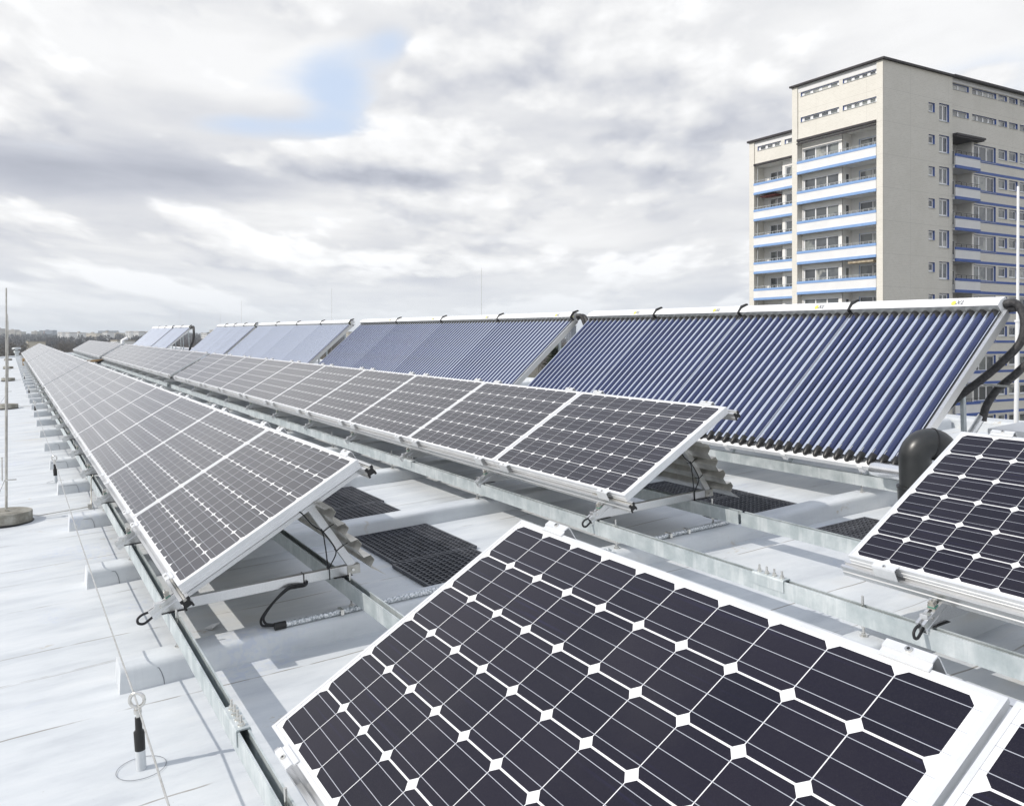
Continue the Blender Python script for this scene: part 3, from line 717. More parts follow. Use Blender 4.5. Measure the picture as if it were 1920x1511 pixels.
# ------------------------------------------------------------------ lightning rods on concrete blocks
def light_rod(x, y, lab, big=True):
    root = empty('lightning_rod', VT(x, y, H))
    mb = MB(); n = 40; out = [(0.20 * math.cos(a), .20 * math.sin(a)) for a in [2 * math.pi * k / n for k in range(n)]]
    out = [(a, b * .98) for a, b in out]
    mb.prism(out, .008, .105, 'z'); part('concrete_block', mb, 'concrete', root, bev=.006)
    mb = MB(); out2 = [(0.208 * math.cos(a), .208 * math.sin(a)) for a in [2 * math.pi * k / n for k in range(n)]]
    mb.prism(out2, .001, .018, 'z'); part('rubber_pad', mb, 'black_rubber', root)
    mb = MB(); mb.cyl((0, 0, .10), (0, 0, 1.15), .0105, seg=12); mb.cyl((0, 0, 1.15), (0, 0, 1.17), .0105, .0078, seg=12); mb.cyl((0, 0, 1.17), (0, .0, 1.99), .0078, .0062, seg=10)
    part('rod', mb, 'raw_alu', root)
    mb = MB(); mb.box(-.018, .018, -.012, .012, .108, .128); mb.box(-.03, .03, -.008, .008, .36, .375); mb.cyl((-.0, .010, .367), (0, .075, .367), .006, seg=8); part('clamp', mb, 'steel', root)
    mb = MB(); mb.tube([(0, -.015, .12), (-.10, -.055, .28), (-.20, -.16, .4)][:0] or [(0, -.012, .367), (.10, -.06, .25), (.35, -.22, .004)], .0035, 6); mb.tube([(-.01, -.030, .36), (-.01, -.032, .56)], .006, 6)
    part('stay_wire', mb, 'steel', root)
    tag(root, lab, 'lightning rod', 'lightning rods on concrete blocks along the left'); return root
rods = [(-8.42, -.105), (-20.9, -.09), (-32.7, -.07), (-43.5, -.06), (-56.0, -.05)]
light_rod(*rods[0], 'tall lightning rod on the nearest round concrete block at the left edge')
light_rod(*rods[1], 'second lightning rod, its concrete block beside the distant ring post')
light_rod(*rods[2], 'third lightning rod on a small dark block'); light_rod(*rods[3], 'fourth lightning rod on a tiny dark block'); light_rod(*rods[4], 'farthest lightning rod block at the roof end')
def earth_wire(x, y0, y1, lab):
    mb = MB(); mb.tube([(x, y0 - .02, H + .11), (x - .01, y0 + .05, H + .06), (x - .03, y0 + .2, H + .022), (x - .10, y1 - .03, H + .022), (x - .10, y1, H + .03), (x - .10, y1 + .012, RT + .03), (x - .10, y1 + .03, RT + .05)], .0048, 8)
    mb.box(x - .12, x - .08, y1 - .03, y1 + .005, H + .012, H + .045)
    o = part('earth_wire', mb, 'raw_alu', None, ROOF); tag(o, lab, 'earth wire', 'round earth wires from rods to rails')
earth_wire(-8.42, -.06, .555, 'round wire from the nearest rod block to the rail'); earth_wire(-20.9, -.03, .555, 'round wire from the second rod block to the rail'); earth_wire(-32.7, -.03, .555, 'round wire from the third rod block to the rail')
# slim rods along the back edge
def back_rod(x, lab, top=.82, r=.0030):
    mb = MB(); mb.cyl((0, 0, 0), (0, 0, 1.3), r * 1.6, seg=8); mb.cyl((0, 0, 1.3), (0, 0, top - H), r, seg=8); mb.cyl((0, 0, 0), (0, 0, .1), .18, seg=20, mi=1)
    o = part('lightning_rod', mb, ['raw_alu', 'concrete'], None, VT(x, 8.3, top)); tag(o, lab, 'lightning rod', 'slim lightning rods behind the tube collectors')
back_rod(-15.24, 'slim rod rising behind the second tube collector array'); back_rod(-24.5, 'slim rod rising behind the third collector array'); back_rod(-35.8, 'slim rod rising behind the small fourth array')
back_rod(-40.0, 'thin rod in the gap right of the farthest collectors', .35); back_rod(-50.2, 'thin rod rising behind the farthest collectors', .82)
# the thick white pole in front of the tower block
mb = MB(); mb.cyl((0, 0, 0), (.02, 0, 1.25), .020, seg=14); mb.cyl((.02, 0, 1.25), (.02, 0, 1.27), .028, seg=14); mb.cyl((.02, 0, 1.27), (.025, 0, 2.53), .0135, .0115, seg=12)
mb.cyl((0, 0, 0), (0, 0, .1), .2, seg=24, mi=1)
o = part('white_pole', mb, ['white_paint', 'concrete'], None, VT(-4.61, 8.3, .89)); tag(o, 'white pole standing in front of the right wing of the tower block', 'pole')

# ------------------------------------------------------------------ rubber mats
def mat_grid(x0, y0, w_, l_, lab, rz_=0.0):
    mb = MB(); n1 = int(w_ / .042); n2 = int(l_ / .042)
    for a, b, c, d in ((0, w_, 0, .014), (0, w_, l_ - .014, l_), (0, .014, .014, l_ - .014), (w_ - .014, w_, .014, l_ - .014)): mb.box(a, b, c, d, .000, .020)
    for i in range(1, n1):
        x = w_ * i / n1; mb.box(x - .0050, x + .0050, .014, l_ - .014, .001, .017)
    for j in range(1, n2):
        y = l_ * j / n2; mb.box(.014, w_ - .014, y - .0050, y + .0050, .0012, .0185)
    for i in range(1, n1, 1):
        for j in range(1, n2, 1):
            x = w_ * i / n1; y = l_ * j / n2; mb.box(x - .0065, x + .0065, y - .0065, y + .0065, .0014, .021)
    o = part('rubber_mat', mb, 'mat_rubber', None, ROOF @ T(x0, y0, H + .004) @ Matrix.Rotation(rz_, 4, 'Z')); tag(o, lab, 'rubber mat', 'black ribbed rubber mats on the roof')
mat_grid(-5.91, 2.04, .80, .60, 'black rubber mat between the second curb and its twin mat', .01)
mat_grid(-5.09, 2.02, .72, .58, 'black rubber mat partly hidden by the foreground panel', .015)
mat_grid(-7.68, 2.14, .80, .55, 'upper black rubber mat just under the left row corner', .0)
mat_grid(-6.86, 2.14, .68, .52, 'lower black rubber mat just under the left row corner', .0)
mat_grid(-5.88, 4.55, .80, .60, 'black rubber mat behind the middle row strut', -.02)
mat_grid(-5.06, 4.53, .68, .60, 'black rubber mat behind the steel rail joint', -.02)
mat_grid(-3.98, 4.60, .80, .55, 'black rubber mat left of the right-edge panel', -.02)

# ------------------------------------------------------------------ vacuum tube collectors
CY, CZ, CA = 5.41, -1.271, R(38.5)
def CM(x): return ROOF @ T(x, CY, CZ) @ Matrix.Rotation(CA, 4, 'X')
TUBE = {}
def collector(x0, wid, n, label, group, mark=False, end=False, near=True):
    root = empty('tube_collector', CM(x0)); pt = wid / n; key = (n, near)
    g_ = .004
    if (wid, n, near, mark) not in TUBE:
        d = {}
        # mirror troughs behind the tubes
        mb = MB(); k_ = 12 if near else 6; prof = []
        for i in range(n):
            for j in range(k_):
                u_ = j / k_; z = -.016 + ((.062 if n == 14 else .068) if near else .076) * (abs(math.cos(math.pi * u_)) ** 1.5)
                if abs(u_ - .5) < .10: z += .010 * (1 - abs(u_ - .5) / .10)
                prof.append((g_ + (wid - 2 * g_) * (i + u_) / n, z))
        prof.append((wid - g_, .042)); m_ = len(prof)
        mb.add([(x, .02, z) for x, z in prof] + [(x, 1.655, z) for x, z in prof], [(i, i + 1, m_ + i + 1, m_ + i) for i in range(m_ - 1)], 0, False)
        d['reflector'] = mb.mesh('reflector', ['mirror'])
        mb = MB(); seg = 20 if near else 10
        mb.cyl((0, .050, .034), (0, 1.63, .034), .0228, seg=seg); d['tube'] = mb.mesh('tube', ['tube_glass'])
        mb = MB(); mb.tube([(0, -.030, .032), (0, -.020, .032), (0, .022, .034), (0, .058, .034)], .02, seg, rr=[.011, .018, .0275, .0285]); d['cap'] = mb.mesh('tube_cap', ['black_plastic'])
        mb = MB(); mb.cyl((0, 1.605, .030), (0, 1.658, .030), .0255, .029, seg=seg); mb.cyl((0, 1.646, .030), (0, 1.660, .030), .0325, seg=seg); d['collar'] = mb.mesh('collar', ['black_rubber'])
        mb = MB(); mb.tube([(0, .060, .0595), (0, .085, .0615), (0, .10, .0575)], .0035, 6); d['clip'] = mb.mesh('clip', ['steel'])
        # header box
        mb = MB(); g2 = .006
        pf = [(1.668, .002), (1.662, .100), (1.714, .106), (1.785, .082), (1.795, .002)]
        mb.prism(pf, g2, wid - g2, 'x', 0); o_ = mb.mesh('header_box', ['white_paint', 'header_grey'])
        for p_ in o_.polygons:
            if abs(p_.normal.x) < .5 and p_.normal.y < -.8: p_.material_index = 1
        d['header_box'] = o_
        mb = MB(); mb.box(.0, wid, -.045, -.015, -.02, .020); mb.box(0, wid, -.015, .045, -.02, -.002); mb.box(0, wid, -.015, -.003, -.002, .012); d['foot_rail'] = mb.mesh('foot_rail', ['white_paint'])
        mb = MB(); mb.box(.0, wid, .02, 1.76, -.034, -.030); mb.box(.0, .003, .05, 1.65, -.030, .040); mb.box(wid - .003, wid, .05, 1.65, -.030, .030); d['tray'] = mb.mesh('tray', ['aluminium'])
        mb = MB(); mb.box(.30, .345, -.052, -.020, -.045, .012); mb.box(wid - .345, wid - .30, -.052, -.020, -.045, .012); d['bracket'] = mb.mesh('bracket', ['white_paint'])
        TUBE[(wid, n, near, mark)] = d
    d = TUBE[(wid, n, near, mark)]
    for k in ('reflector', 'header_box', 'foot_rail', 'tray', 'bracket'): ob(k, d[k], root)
    for i in range(n):
        M = T((i + .5) * wid / n, 0, 0)
        tb = ob('tube', d['tube'], root, M)
        ob('tube_cap', d['cap'], tb)
        if near: ob('collar', d['collar'], tb)
        if near and n == 14: ob('clip', d['clip'], tb)
    # steel legs
    mb = MB(); Ri = Matrix.Rotation(-CA, 4, 'X')
    for xx in (.32, wid - .32):
        top = Vector((xx, 1.58, -.034)); bot = Ri.inverted() @ Vector((0, 0, 0))
        p_top = Matrix.Rotation(CA, 4, 'X') @ top
        mb.box(xx - .015, xx + .015, p_top.y - .018, p_top.y + .018, RT - CZ, p_top.z, 0, Ri)
        q = Matrix.Rotation(CA, 4, 'X') @ Vector((xx, .30, -.02))
        mb.add([Ri @ Vector(v) for v in ((xx - .014, q.y - .004, q.z), (xx + .014, q.y - .004, q.z), (xx + .014, q.y + .004, q.z), (xx - .014, q.y + .004, q.z),
                                        (xx - .014, .045, RT - CZ), (xx + .014, .045, RT - CZ), (xx + .014, .053, RT - CZ), (xx - .014, .053, RT - CZ))],
               [(0, 1, 2, 3), (7, 6, 5, 4), (0, 4, 5, 1), (1, 5, 6, 2), (2, 6, 7, 3), (3, 7, 4, 0)])
    part('legs', mb, 'galvanised', root)
    if mark:
        # printed mark on the header: yellow spot and the letters XL
        s_ = Vector((.072, .030)).normalized(); ang = math.atan2(.010, .072)
        Mk = T(wid - .38, 1.6605, .1015) @ Matrix.Rotation(ang, 4, 'X')
        mb = MB(); nn = 18
        mb.add([((.020 * math.cos(a)), .036 + .024 * math.sin(a), .0012) for a in [2 * math.pi * k / nn for k in range(nn)]], [tuple(range(nn))], 0)
        part('yellow_spot', mb, 'yellow_mark', root, Mk)
        fc = bpy.data.curves.new('letters', 'FONT'); fc.body = 'XL'; fc.size = .066; fc.extrude = .0004; fc.shear = .3
        fo = bpy.data.objects.new('tmp', fc); col.objects.link(fo)
        dg = bpy.context.evaluated_depsgraph_get(); m__ = bpy.data.meshes.new_from_object(fo.evaluated_get(dg)); bpy.data.objects.remove(fo)
        m__.materials.clear(); m__.materials.append(MATS['grey_mark'])
        ob('lettering', m__, root, Mk @ T(.012, .016, .0016))
    tag(root, label, 'tube collector', group); return root
def joint(x, lab):
    mb = MB(); pf = [(1.655, -.010), (1.645, .103), (1.738, .124), (1.81, .092), (1.81, .07), (1.735, .100), (1.670, .090), (1.675, .04), (1.70, -.03), (1.675, -.035)]
    mb.prism(pf, -.012, .012, 'x', 0); mb.cyl((-.013, 1.690, .078), (.014, 1.690, .078), .006, seg=8, mi=1)
    o = part('header_joint', mb, ['black_plastic', 'yellow_mark'], None, CM(x)); tag(o, lab, 'pipe joint', 'black joints between collector headers')
# nearest array: four 14-tube modules
wn, X_ = 1.378, -3.843
names = ['nearest', 'second', 'third', 'fourth']
for i in range(4):
    x = X_ - (i + 1) * wn
    collector(x + .003, wn - .006, 14, {0: 'right-hand blue tube collector module with black hoses, nearest the tower', 1: 'blue tube collector module left of the one with hoses', 2: 'third blue tube collector module from the hoses', 3: 'leftmost module of the big near tube array'}[i], 'near blue vacuum tube collectors', True)
    if i < 3: joint(x, ['right', 'middle', 'left'][i] + 'most black joint on the near white header' if i != 1 else 'middle black joint on the near white header')
wm = 2.040
def far_array(xr, n, wd, tubes, desc, near):
    for i in range(n):
        collector(xr - (i + 1) * wd + .003, wd - .006, tubes, 'module %s from the right in the %s' % (nth(i + 1), desc), 'vacuum tube collectors further along', near, near=near)
        if i < n - 1: joint(xr - (i + 1) * wd, '%s black joint on the %s header' % (nth(i + 1), desc))
    joint(xr + .012, 'black end piece on the ' + desc)
far_array(-9.74, 4, wm, 21, 'second blue tube array', True)
far_array(-18.60, 4, wm, 21, 'third, pale blue tube array', False)
far_array(-27.20, 4, 1.405, 14, 'fourth, pale tube array', False)
far_array(-38.35, 2, wm, 21, 'whitish far tube array on the right part', False)
far_array(-42.75, 3, wm + .14, 21, 'whitish farthest tube array', False)
# side plate at the right end of the near arrays
for xx, lb in ((-3.837, 'light metal side strip on the right end of the near tube array'), (-9.734, 'light metal side strip on the right end of the second tube array'), (-18.594, 'light metal side strip on the right end of the third tube array')):
    mb = MB(); mb.box(0, .030, -.03, 1.68, -.03, .034); mb.box(-.03 + .030, .004, -.02, 1.95, -.16, -.031) if False else None
    o = part('side_strip', mb, 'aluminium', None, CM(xx)); tag(o, lb, 'metal strip', 'side strips of the collector arrays')
# collector support rails
rail(CY + .040, -33.0, -2.6, 'front steel rail carrying the near blue tube collectors', splices=(), rods=True)
rail(6.69, -33.0, -3.7, 'rear steel rail behind the tube collectors', rods=False)
rail(CY + .040, -49.5, -38.2, 'front steel rail carrying the far whitish collectors', rods=False)
rail(6.69, -49.5, -38.2, 'rear steel rail behind the far whitish collectors', rods=False)

# hoses
S = 1.011
def hose(pts, r, lab):
    pts = lerp_curve([(a * .9535, b * .9535, c * .9535) for a, b, c in pts], 8)
    mb = MB(); rr = [r * (1 + .02 * math.sin(k * 2.1)) for k in range(len(pts))]
    mb.tube(pts, r, 14, rr=rr); o = part('hose', mb, 'hose', None, ROOF); tag(o, lab, 'hose', 'black insulated hoses of the collectors'); return o
hose([(-4.05, 7.07, -.165), (-3.99, 7.10, -.150), (-3.945, 7.12, -.19), (-3.91, 7.12, -.30), (-3.93, 7.10, -.47), (-4.05, 7.05, -.63), (-4.20, 7.0, -.78), (-4.36, 6.95, -.92), (-4.45, 6.9, -1.02)], .031, 'inner black hose curving down from the header end to the foil-wrapped pipe')
hose([(-4.04, 7.10, -.205), (-3.95, 7.16, -.20), (-3.87, 7.18, -.28), (-3.83, 7.18, -.42), (-3.86, 7.16, -.58), (-3.99, 7.12, -.74), (-4.14, 7.10, -.88), (-4.22, 7.08, -1.02), (-4.25, 7.07, -1.14)], .031, 'outer black hose curving down behind the inner one')
mb = MB(); mb.box(-.02, .42, -.012, .012, -.008, .008); mb.tube([(.16, 0, .0)] + [(.16 + .035 * math.sin(a), .036 * math.cos(a), 0) for a in [0, 1, 2, 3, 4, 5, 6.28]], .005, 6)
o = part('hose_bracket', mb, 'steel', None, ROOF @ T(-4.40 * .9535, 7.02 * .9535, -.83 * .9535)); tag(o, 'steel strut holding the two black hoses side by side', 'bracket')
for (p0, p1, lb) in (((-4.43, 6.92, -.99), (-4.60, 6.85, -1.22), 'foil-wrapped pipe end below the inner hose'), ((-4.25, 7.07, -1.10), (-4.33, 7.03, -1.26), 'foil-wrapped pipe end below the outer hose')):
    mb = MB(); mb.cyl(p0, p1, .034, seg=16); o = part('foil_pipe', mb, 'jacket', None, ROOF @ Matrix.Scale(.9535, 4)); tag(o, lb, 'pipe', 'foil-wrapped pipe ends')
mb = MB(); mb.cyl((-4.56, 6.86, -1.12), (-4.72, 6.72, -1.62), .045, seg=18); o = part('jacketed_pipe', mb, 'jacket', None, ROOF @ Matrix.Scale(.9535, 4)); tag(o, 'sloping metal-jacketed pipe below the foil-wrapped end', 'pipe')
# hoses of the second and farthest arrays
for (x0, sc_) in ((-10.19, 1.0), (-40.2, 1.3)):
    for k in (0, 1):
        hose([(x0, 7.07, -.17 - .03 * k), (x0 + .06, 7.11 + .04 * k, -.17), (x0 + .12 + .10 * k, 7.13, -.33), (x0 + .10 + .12 * k, 7.12, -.55), (x0 - .02 + .10 * k, 7.1, -.80), (x0 - .20 + .08 * k, 7.0, -1.1), (x0 - .30, 6.95, -1.35)], .030 * sc_,
             ('inner' if k == 0 else 'outer') + ' black hose at the right end of the ' + ('second tube array' if x0 > -20 else 'far whitish array'))
# silver horizontal pipe and black elbow
mb = MB(); mb.tube([(-4.03, 5.33, -1.283), (-4.00, 5.33, -1.283), (-3.0, 5.36, -1.292)], .052, 24, rr=[.044, .052, .052]); mb.cyl((-3.93, 5.362, -1.2927), (-3.925, 5.362, -1.2927), .0535, seg=24)
o = part('jacketed_pipe', mb, 'jacket', None, ROOF); tag(o, 'shiny horizontal metal-jacketed pipe running into the black elbow', 'pipe')
EX, EY = -3.50, 5.06
root = empty('vent_elbow', ROOF @ T(EX, EY, H))
mb = MB(); d1 = Vector((.506, .863, 0)).normalized(); Rj = .094; zc = .560; rp = .100
arc = [Vector((0, 0, .25)), Vector((0, 0, .40))] + [d1 * (Rj - Rj * math.cos(a)) + Vector((0, 0, zc - .05 + Rj * math.sin(a))) for a in [math.pi * k / 16 for k in range(17)]]
mb.tube(arc, rp, 32, cap=False); part('elbow', mb, 'dark_grey_pipe', root)
mb = MB(); mb.cyl((0, 0, 0), (0, 0, .33), rp + .012, seg=32); mb.cyl((0, 0, .318), (0, 0, .332), rp + .018, seg=32); part('socket', mb, 'dark_grey_pipe', root)
mb = MB(); aa = math.pi * .56; c_ = d1 * (Rj - Rj * math.cos(aa)) + Vector((0, 0, zc - .05 + Rj * math.sin(aa))); tg = d1 * math.sin(aa) + Vector((0, 0, math.cos(aa)))
mb.cyl(c_ - tg * .004, c_ + tg * .004, rp + .0035, seg=32); part('seam', mb, 'black_plastic', root)
tag(root, 'big glossy black gooseneck vent pipe between the tube array and right-edge panel', 'vent pipe')
# white boxes far right behind the right-edge panel
mb = MB(); mb.box(-4.17, -2.9, 7.0, 7.5, H, -1.19); o = part('white_box', mb, 'white_paint', None, ROOF, bev=.01); tag(o, 'white duct box behind the right-edge panel below the hoses', 'box')
mb = MB(); mb.box(-3.95, -2.9, 7.65, 8.3, H, -1.13); o = part('white_box', mb, 'white_paint', None, ROOF, bev=.01); tag(o, 'second white duct box standing farther back at the right edge', 'box')
# roof vent, wooden blocks, dark tarp, white scrap and skylight
root = empty('roof_vent', ROOF @ T(-60.4, .42, H) @ Matrix.Scale(.52, 4))
mb = MB(); mb.cyl((0, 0, 0), (0, 0, .75), .20, seg=20); part('pipe', mb, 'header_grey', root)
mb = MB(); mb.tube([(0, 0, .55), (0, 0, .75), (0, 0, .85)], .3, 20, rr=[.26, .36, .24]); mb.tube([(0, 0, 1.0), (0, 0, 1.06), (0, 0, 1.18), (0, 0, 1.24)], .3, 20, rr=[.42, .50, .46, .2]); part('hood', mb, 'header_grey', root)
mb = MB(); mb.cyl((0, 0, .8), (0, 0, 1.02), .16, seg=16); part('neck', mb, 'header_grey', root)
tag(root, 'grey mushroom vent at the far left end of the roof', 'roof vent')
mb = MB(); mb.box(0, .9, 0, .30, .30, .40); mb.box(.0, .12, 0, .25, 0, .30); mb.box(.78, .9, 0, .25, 0, .30); o = part('wood_trestle', mb, 'wood', None, ROOF @ T(-44.2, .50, H)); tag(o, 'small tan wooden trestle under the far left row', 'trestle')
mb = MB(); mb.box(0, .25, -.8, .5, .25, .33); mb.box(0, .2, -.8, -.6, 0, .25); mb.box(0, .2, .3, .5, 0, .25); o = part('wood_trestle', mb, 'wood', None, ROOF @ T(-38.3, 3.35, H)); tag(o, 'tan wooden trestle in the middle row gap', 'trestle')
mb = MB(); mb.prism([(3.0, .25), (3.4, .36), (3.9, .52), (4.05, .75), (4.05, .70), (3.9, .45), (3.0, .15)], -38.66, -37.95, 'x'); o = part('dark_cover', mb, 'black_rubber', None, ROOF @ T(0, 0, H)); tag(o, 'black rubber cover lying in the middle row gap', 'cover')
mb = MB(); mb.add([(0, 0, .0), (.055, .03, .004), (.02, .075, .018), (-.03, .05, .002)], [(0, 1, 2, 3)]); mb.add([(0, 0, .004), (.055, .03, .008), (.02, .075, .022), (-.03, .05, .006)], [(3, 2, 1, 0)]); o = part('plastic_scrap', mb, 'white_paint', None, ROOF @ T(-4.72, .80, H + .004)); tag(o, 'small white scrap lying on the roof behind the rail', 'scrap')
for k in range(5):
    mb = MB(); mb.box(0, 1.1, 0, 1.1, 0, .26); mb.box(.12, .98, -.004, 0, .08, .20, 1); mb.box(.1, 1.0, .1, 1.0, .26, .32); o = part('skylight', mb, ['white_paint', 'black_plastic'], None, ROOF @ T(-48.5 + 1.5 * k, 8.0 - .6, H)); tag(o, 'small white skylight box behind the arrays, %s from the left' % nth(k + 1), 'skylight', 'white skylight boxes')
mb = MB(); mb.tube([(0, 0, 0), (.0, .05, .9), (0, .3, 1.0)], .09, 12); o = part('white_duct', mb, 'white_paint', None, ROOF @ T(-48.0, 5.0, H)); tag(o, 'slanted white duct in front of the farthest tube array', 'duct')

# ------------------------------------------------------------------ tower block (level world frame)
def brick(t, p, c1, c2, c3):
    v = obc(t)
    b = t.new('ShaderNodeTexBrick'); b.inputs['Scale'].default_value = 1.0
    for k, val in (('Brick Width', .30), ('Row Height', .15), ('Mortar Size', .012)): b.inputs[k].default_value = val
    b.inputs['Color1'].default_value = (*c1, 1); b.inputs['Color2'].default_value = (*c2, 1); b.inputs['Mortar'].default_value = (*c3, 1)
    s = t.new('ShaderNodeSeparateXYZ'); t.link(v, s.inputs[0]); c = t.new('ShaderNodeCombineXYZ')
    t.link(t.m('ADD', s.outputs[0], s.outputs[1]), c.inputs[0]); t.link(s.outputs[2], c.inputs[1]); t.link(c.outputs[0], b.inputs['Vector'])
    n = t.noise(v, .35, 5, .6)
    cc = t.mix(t.m('MULTIPLY', t.smooth(n, .4, .65), .22), b.outputs[0], (c1[0] * .82, c1[1] * .82, c1[2] * .80, 1))
    # joints of the large wall panels
    for ax, per, off in ((2, 2.81, 1.15), (0, 5.4, 3.9), (1, 5.4, 3.9)):
        q = t.m('MODULO', t.m('ADD', s.outputs[ax], 500 + off), per)
        ln = t.m('LESS_THAN', q, .035)
        cc = t.mix(t.m('MULTIPLY', ln, .30), cc, (c1[0] * .5, c1[1] * .5, c1[2] * .5, 1))
    t.link(cc, p.inputs['Base Color'])
mat('tile_beige', rough=.75, fn=lambda t, p: brick(t, p, (.76, .74, .68), (.71, .69, .63), (.80, .78, .73)))
mat('blue_paint', rough=.5, fn=varied((.055, .115, .38), (.07, .14, .43), 1.5))
mat('light_blue', rough=.5, fn=varied((.22, .37, .66), (.26, .42, .72), 1.5))
mat('parapet_white', rough=.55, fn=varied((.76, .77, .79), (.82, .825, .83), .8))
mat('render_cream', rough=.7, fn=varied((.84, .83, .80), (.88, .87, .84), 1.2))
mat('roof_dark', rough=.5, fn=varied((.022, .018, .022), (.05, .045, .05), 2))
mat('upvc', (.88, .885, .89), .35)
def pane_fn(t, p):
    oi = t.new('ShaderNodeObjectInfo'); v = obc(t); n = t.noise(v, .8, 2, .5)
    curt_refl = t.ramp(oi.outputs['Random'], [(.0, (.05, .055, .065)), (.35, (.09, .10, .105)), (.60, (.24, .26, .25)), (1.0, (.50, .50, .46))])  # curtain tones, lightened to paint in the sky reflected by the glass
    c = t.mix(t.smooth(n, .45, .6), curt_refl, (.08, .09, .10, 1)); t.link(c, p.inputs['Base Color'])
    p.inputs['Coat Weight'].default_value = 1; p.inputs['Coat Roughness'].default_value = .04
mat('window_glass', rough=.25, fn=pane_fn)
mat('curtain', (.55, .54, .48), .8); mat('awning_red', (.16, .04, .035), .8); mat('awning_tan', rough=.8, fn=varied((.30, .24, .16), (.5, .44, .34), 4))

C0 = RW * 31.43 + FW * 72.8
ex = Vector((0, 1, 0)); ey = Vector((-1, 0, 0))       # along the right face / along the left face
TW = Matrix.Translation(C0)
tower = empty('apartment_tower', TW); tag(tower, 'tall beige apartment tower with blue striped balconies on the right', 'apartment tower')
def L(u, v, h): return Vector((-v, u, h))              # local: u to the right face, v back along the left face
def tbox(mb, u0, u1, v0, v1, h0, h1, mi=0): mb.box(-v1, -v0, u0, u1, h0, h1, mi)
def quad(mb, pts, mi=0): mb.add([L(*p) for p in pts], [(0, 1, 2, 3)], mi)
GZ = -38.0
def wall(name, face, c, a0, a1, h0, h1, holes, m='tile_beige', depth=.14):
    """a wall sheet with window openings; face 'l' lies in u=c (a is v), face 'r' lies in v=c (a is u)"""
    xs = sorted({a0, a1} | {x for h in holes for x in h[:2] if a0 < x < a1}); ys = sorted({h0, h1} | {y for h in holes for y in h[2:4] if h0 < y < h1})
    mb = MB()
    for i in range(len(xs) - 1):
        for j in range(len(ys) - 1):
            cx, cy = (xs[i] + xs[i + 1]) / 2, (ys[j] + ys[j + 1]) / 2
            if any(h[0] < cx < h[1] and h[2] < cy < h[3] for h in holes): continue
            P = [(xs[i], ys[j]), (xs[i + 1], ys[j]), (xs[i + 1], ys[j + 1]), (xs[i], ys[j + 1])]
            quad(mb, [((c, a, h) if face == 'l' else (a, c, h)) for a, h in P])
    return part(name, mb, m, tower)
wcount = {}
def window(face, c, a0, a1, h0, h1, n, name='window', depth=.16, tilt=None, reveal='blue_paint', fr=.07, mw=None):
    mw = mw or fr
    root_mb = MB()
    def bx(mb, A0, A1, D0, D1, H0, H1, mi=0):
        if face == 'l': tbox(mb, c + D0, c + D1, A0, A1, H0, H1, mi)
        else: tbox(mb, A0, A1, c + D0, c + D1, H0, H1, mi)
    d = depth
    # frame with mullions
    bx(root_mb, a0, a1, d, d + .06, h0, h0 + fr); bx(root_mb, a0, a1, d, d + .06, h1 - fr, h1)
    e = []; w_ = (a1 - a0 - mw) / n
    for k in range(n + 1): x = a0 + w_ * k; e.append(x); bx(root_mb, x, x + mw, d + .001, d + .062, h0 + fr, h1 - fr)
    f = part(name, root_mb, 'upvc', tower)
    mb = MB()
    for (A0, A1, H0, H1) in ((a0, a0 + .001, h0, h1), (a1 - .001, a1, h0, h1), (a0, a1, h1 - .001, h1)): bx(mb, A0, A1, 0, d, H0, H1)
    part('reveal', mb, reveal, f)
    mb = MB(); bx(mb, a0 - .02, a1 + .02, -.05, d, h0 - .035, h0 + .0); part('sill', mb, 'header_grey', f)
    for k in range(n):
        mb = MB(); x = e[k]; bx(mb, x + mw, x + w_, d + .03, d + .04, h0 + fr, h1 - fr); part('pane', mb, 'window_glass', f)
    return f
# --- left face
holes = []
for (h0, h1) in ((22.90, 23.28), (20.49, 20.94)):
    for (a0, a1, n) in ((.62, 4.15, 4), (4.55, 8.85, 4)): holes.append((a0, a1, h0, h1, n))
for (a0, a1, h0, h1, n) in holes: window('l', .12, a0, a1, h0, h1, n, 'strip_window', .16, fr=.08, mw=.30)
wall('upper_wall', 'l', .12, .62, 9.16, 18.94, 23.32, [(h[0], h[1], h[2], h[3]) for h in holes])
mb = MB(); tbox(mb, .10, .30, .62, 9.16, 23.32, 23.90); part('fascia', mb, 'parapet_white', tower)
mb = MB(); tbox(mb, 0, .30, 0, .62, GZ, 23.88); tbox(mb, .301, 9.78, .60, .70, GZ, 23.87); part('corner_pier', mb, 'tile_beige', tower)
mb = MB(); tbox(mb, 0, 2.2, 9.16, 9.78, GZ, 23.88); part('pier', mb, 'tile_beige', tower)
mb = MB(); tbox(mb, 2.2, 9.6, 9.60, 9.76, GZ, 23.88); part('rear_wall', mb, 'tile_beige', tower)
mb = MB(); tbox(mb, -.22, 9.95, -.25, 9.95, 23.90, 24.06); part('roof', mb, 'roof_dark', tower)
mb = MB(); tbox(mb, -.12, .11, .63, 9.15, 18.70, 18.90); tbox(mb, -.16, -.02, .64, 9.14, 18.42, 18.54); part('gutter', mb, 'roof_dark', tower)
mb = MB(); tbox(mb, .111, 1.9, .63, 9.15, 18.66, 18.93); part('soffit', mb, 'render_cream', tower)
NF = 7
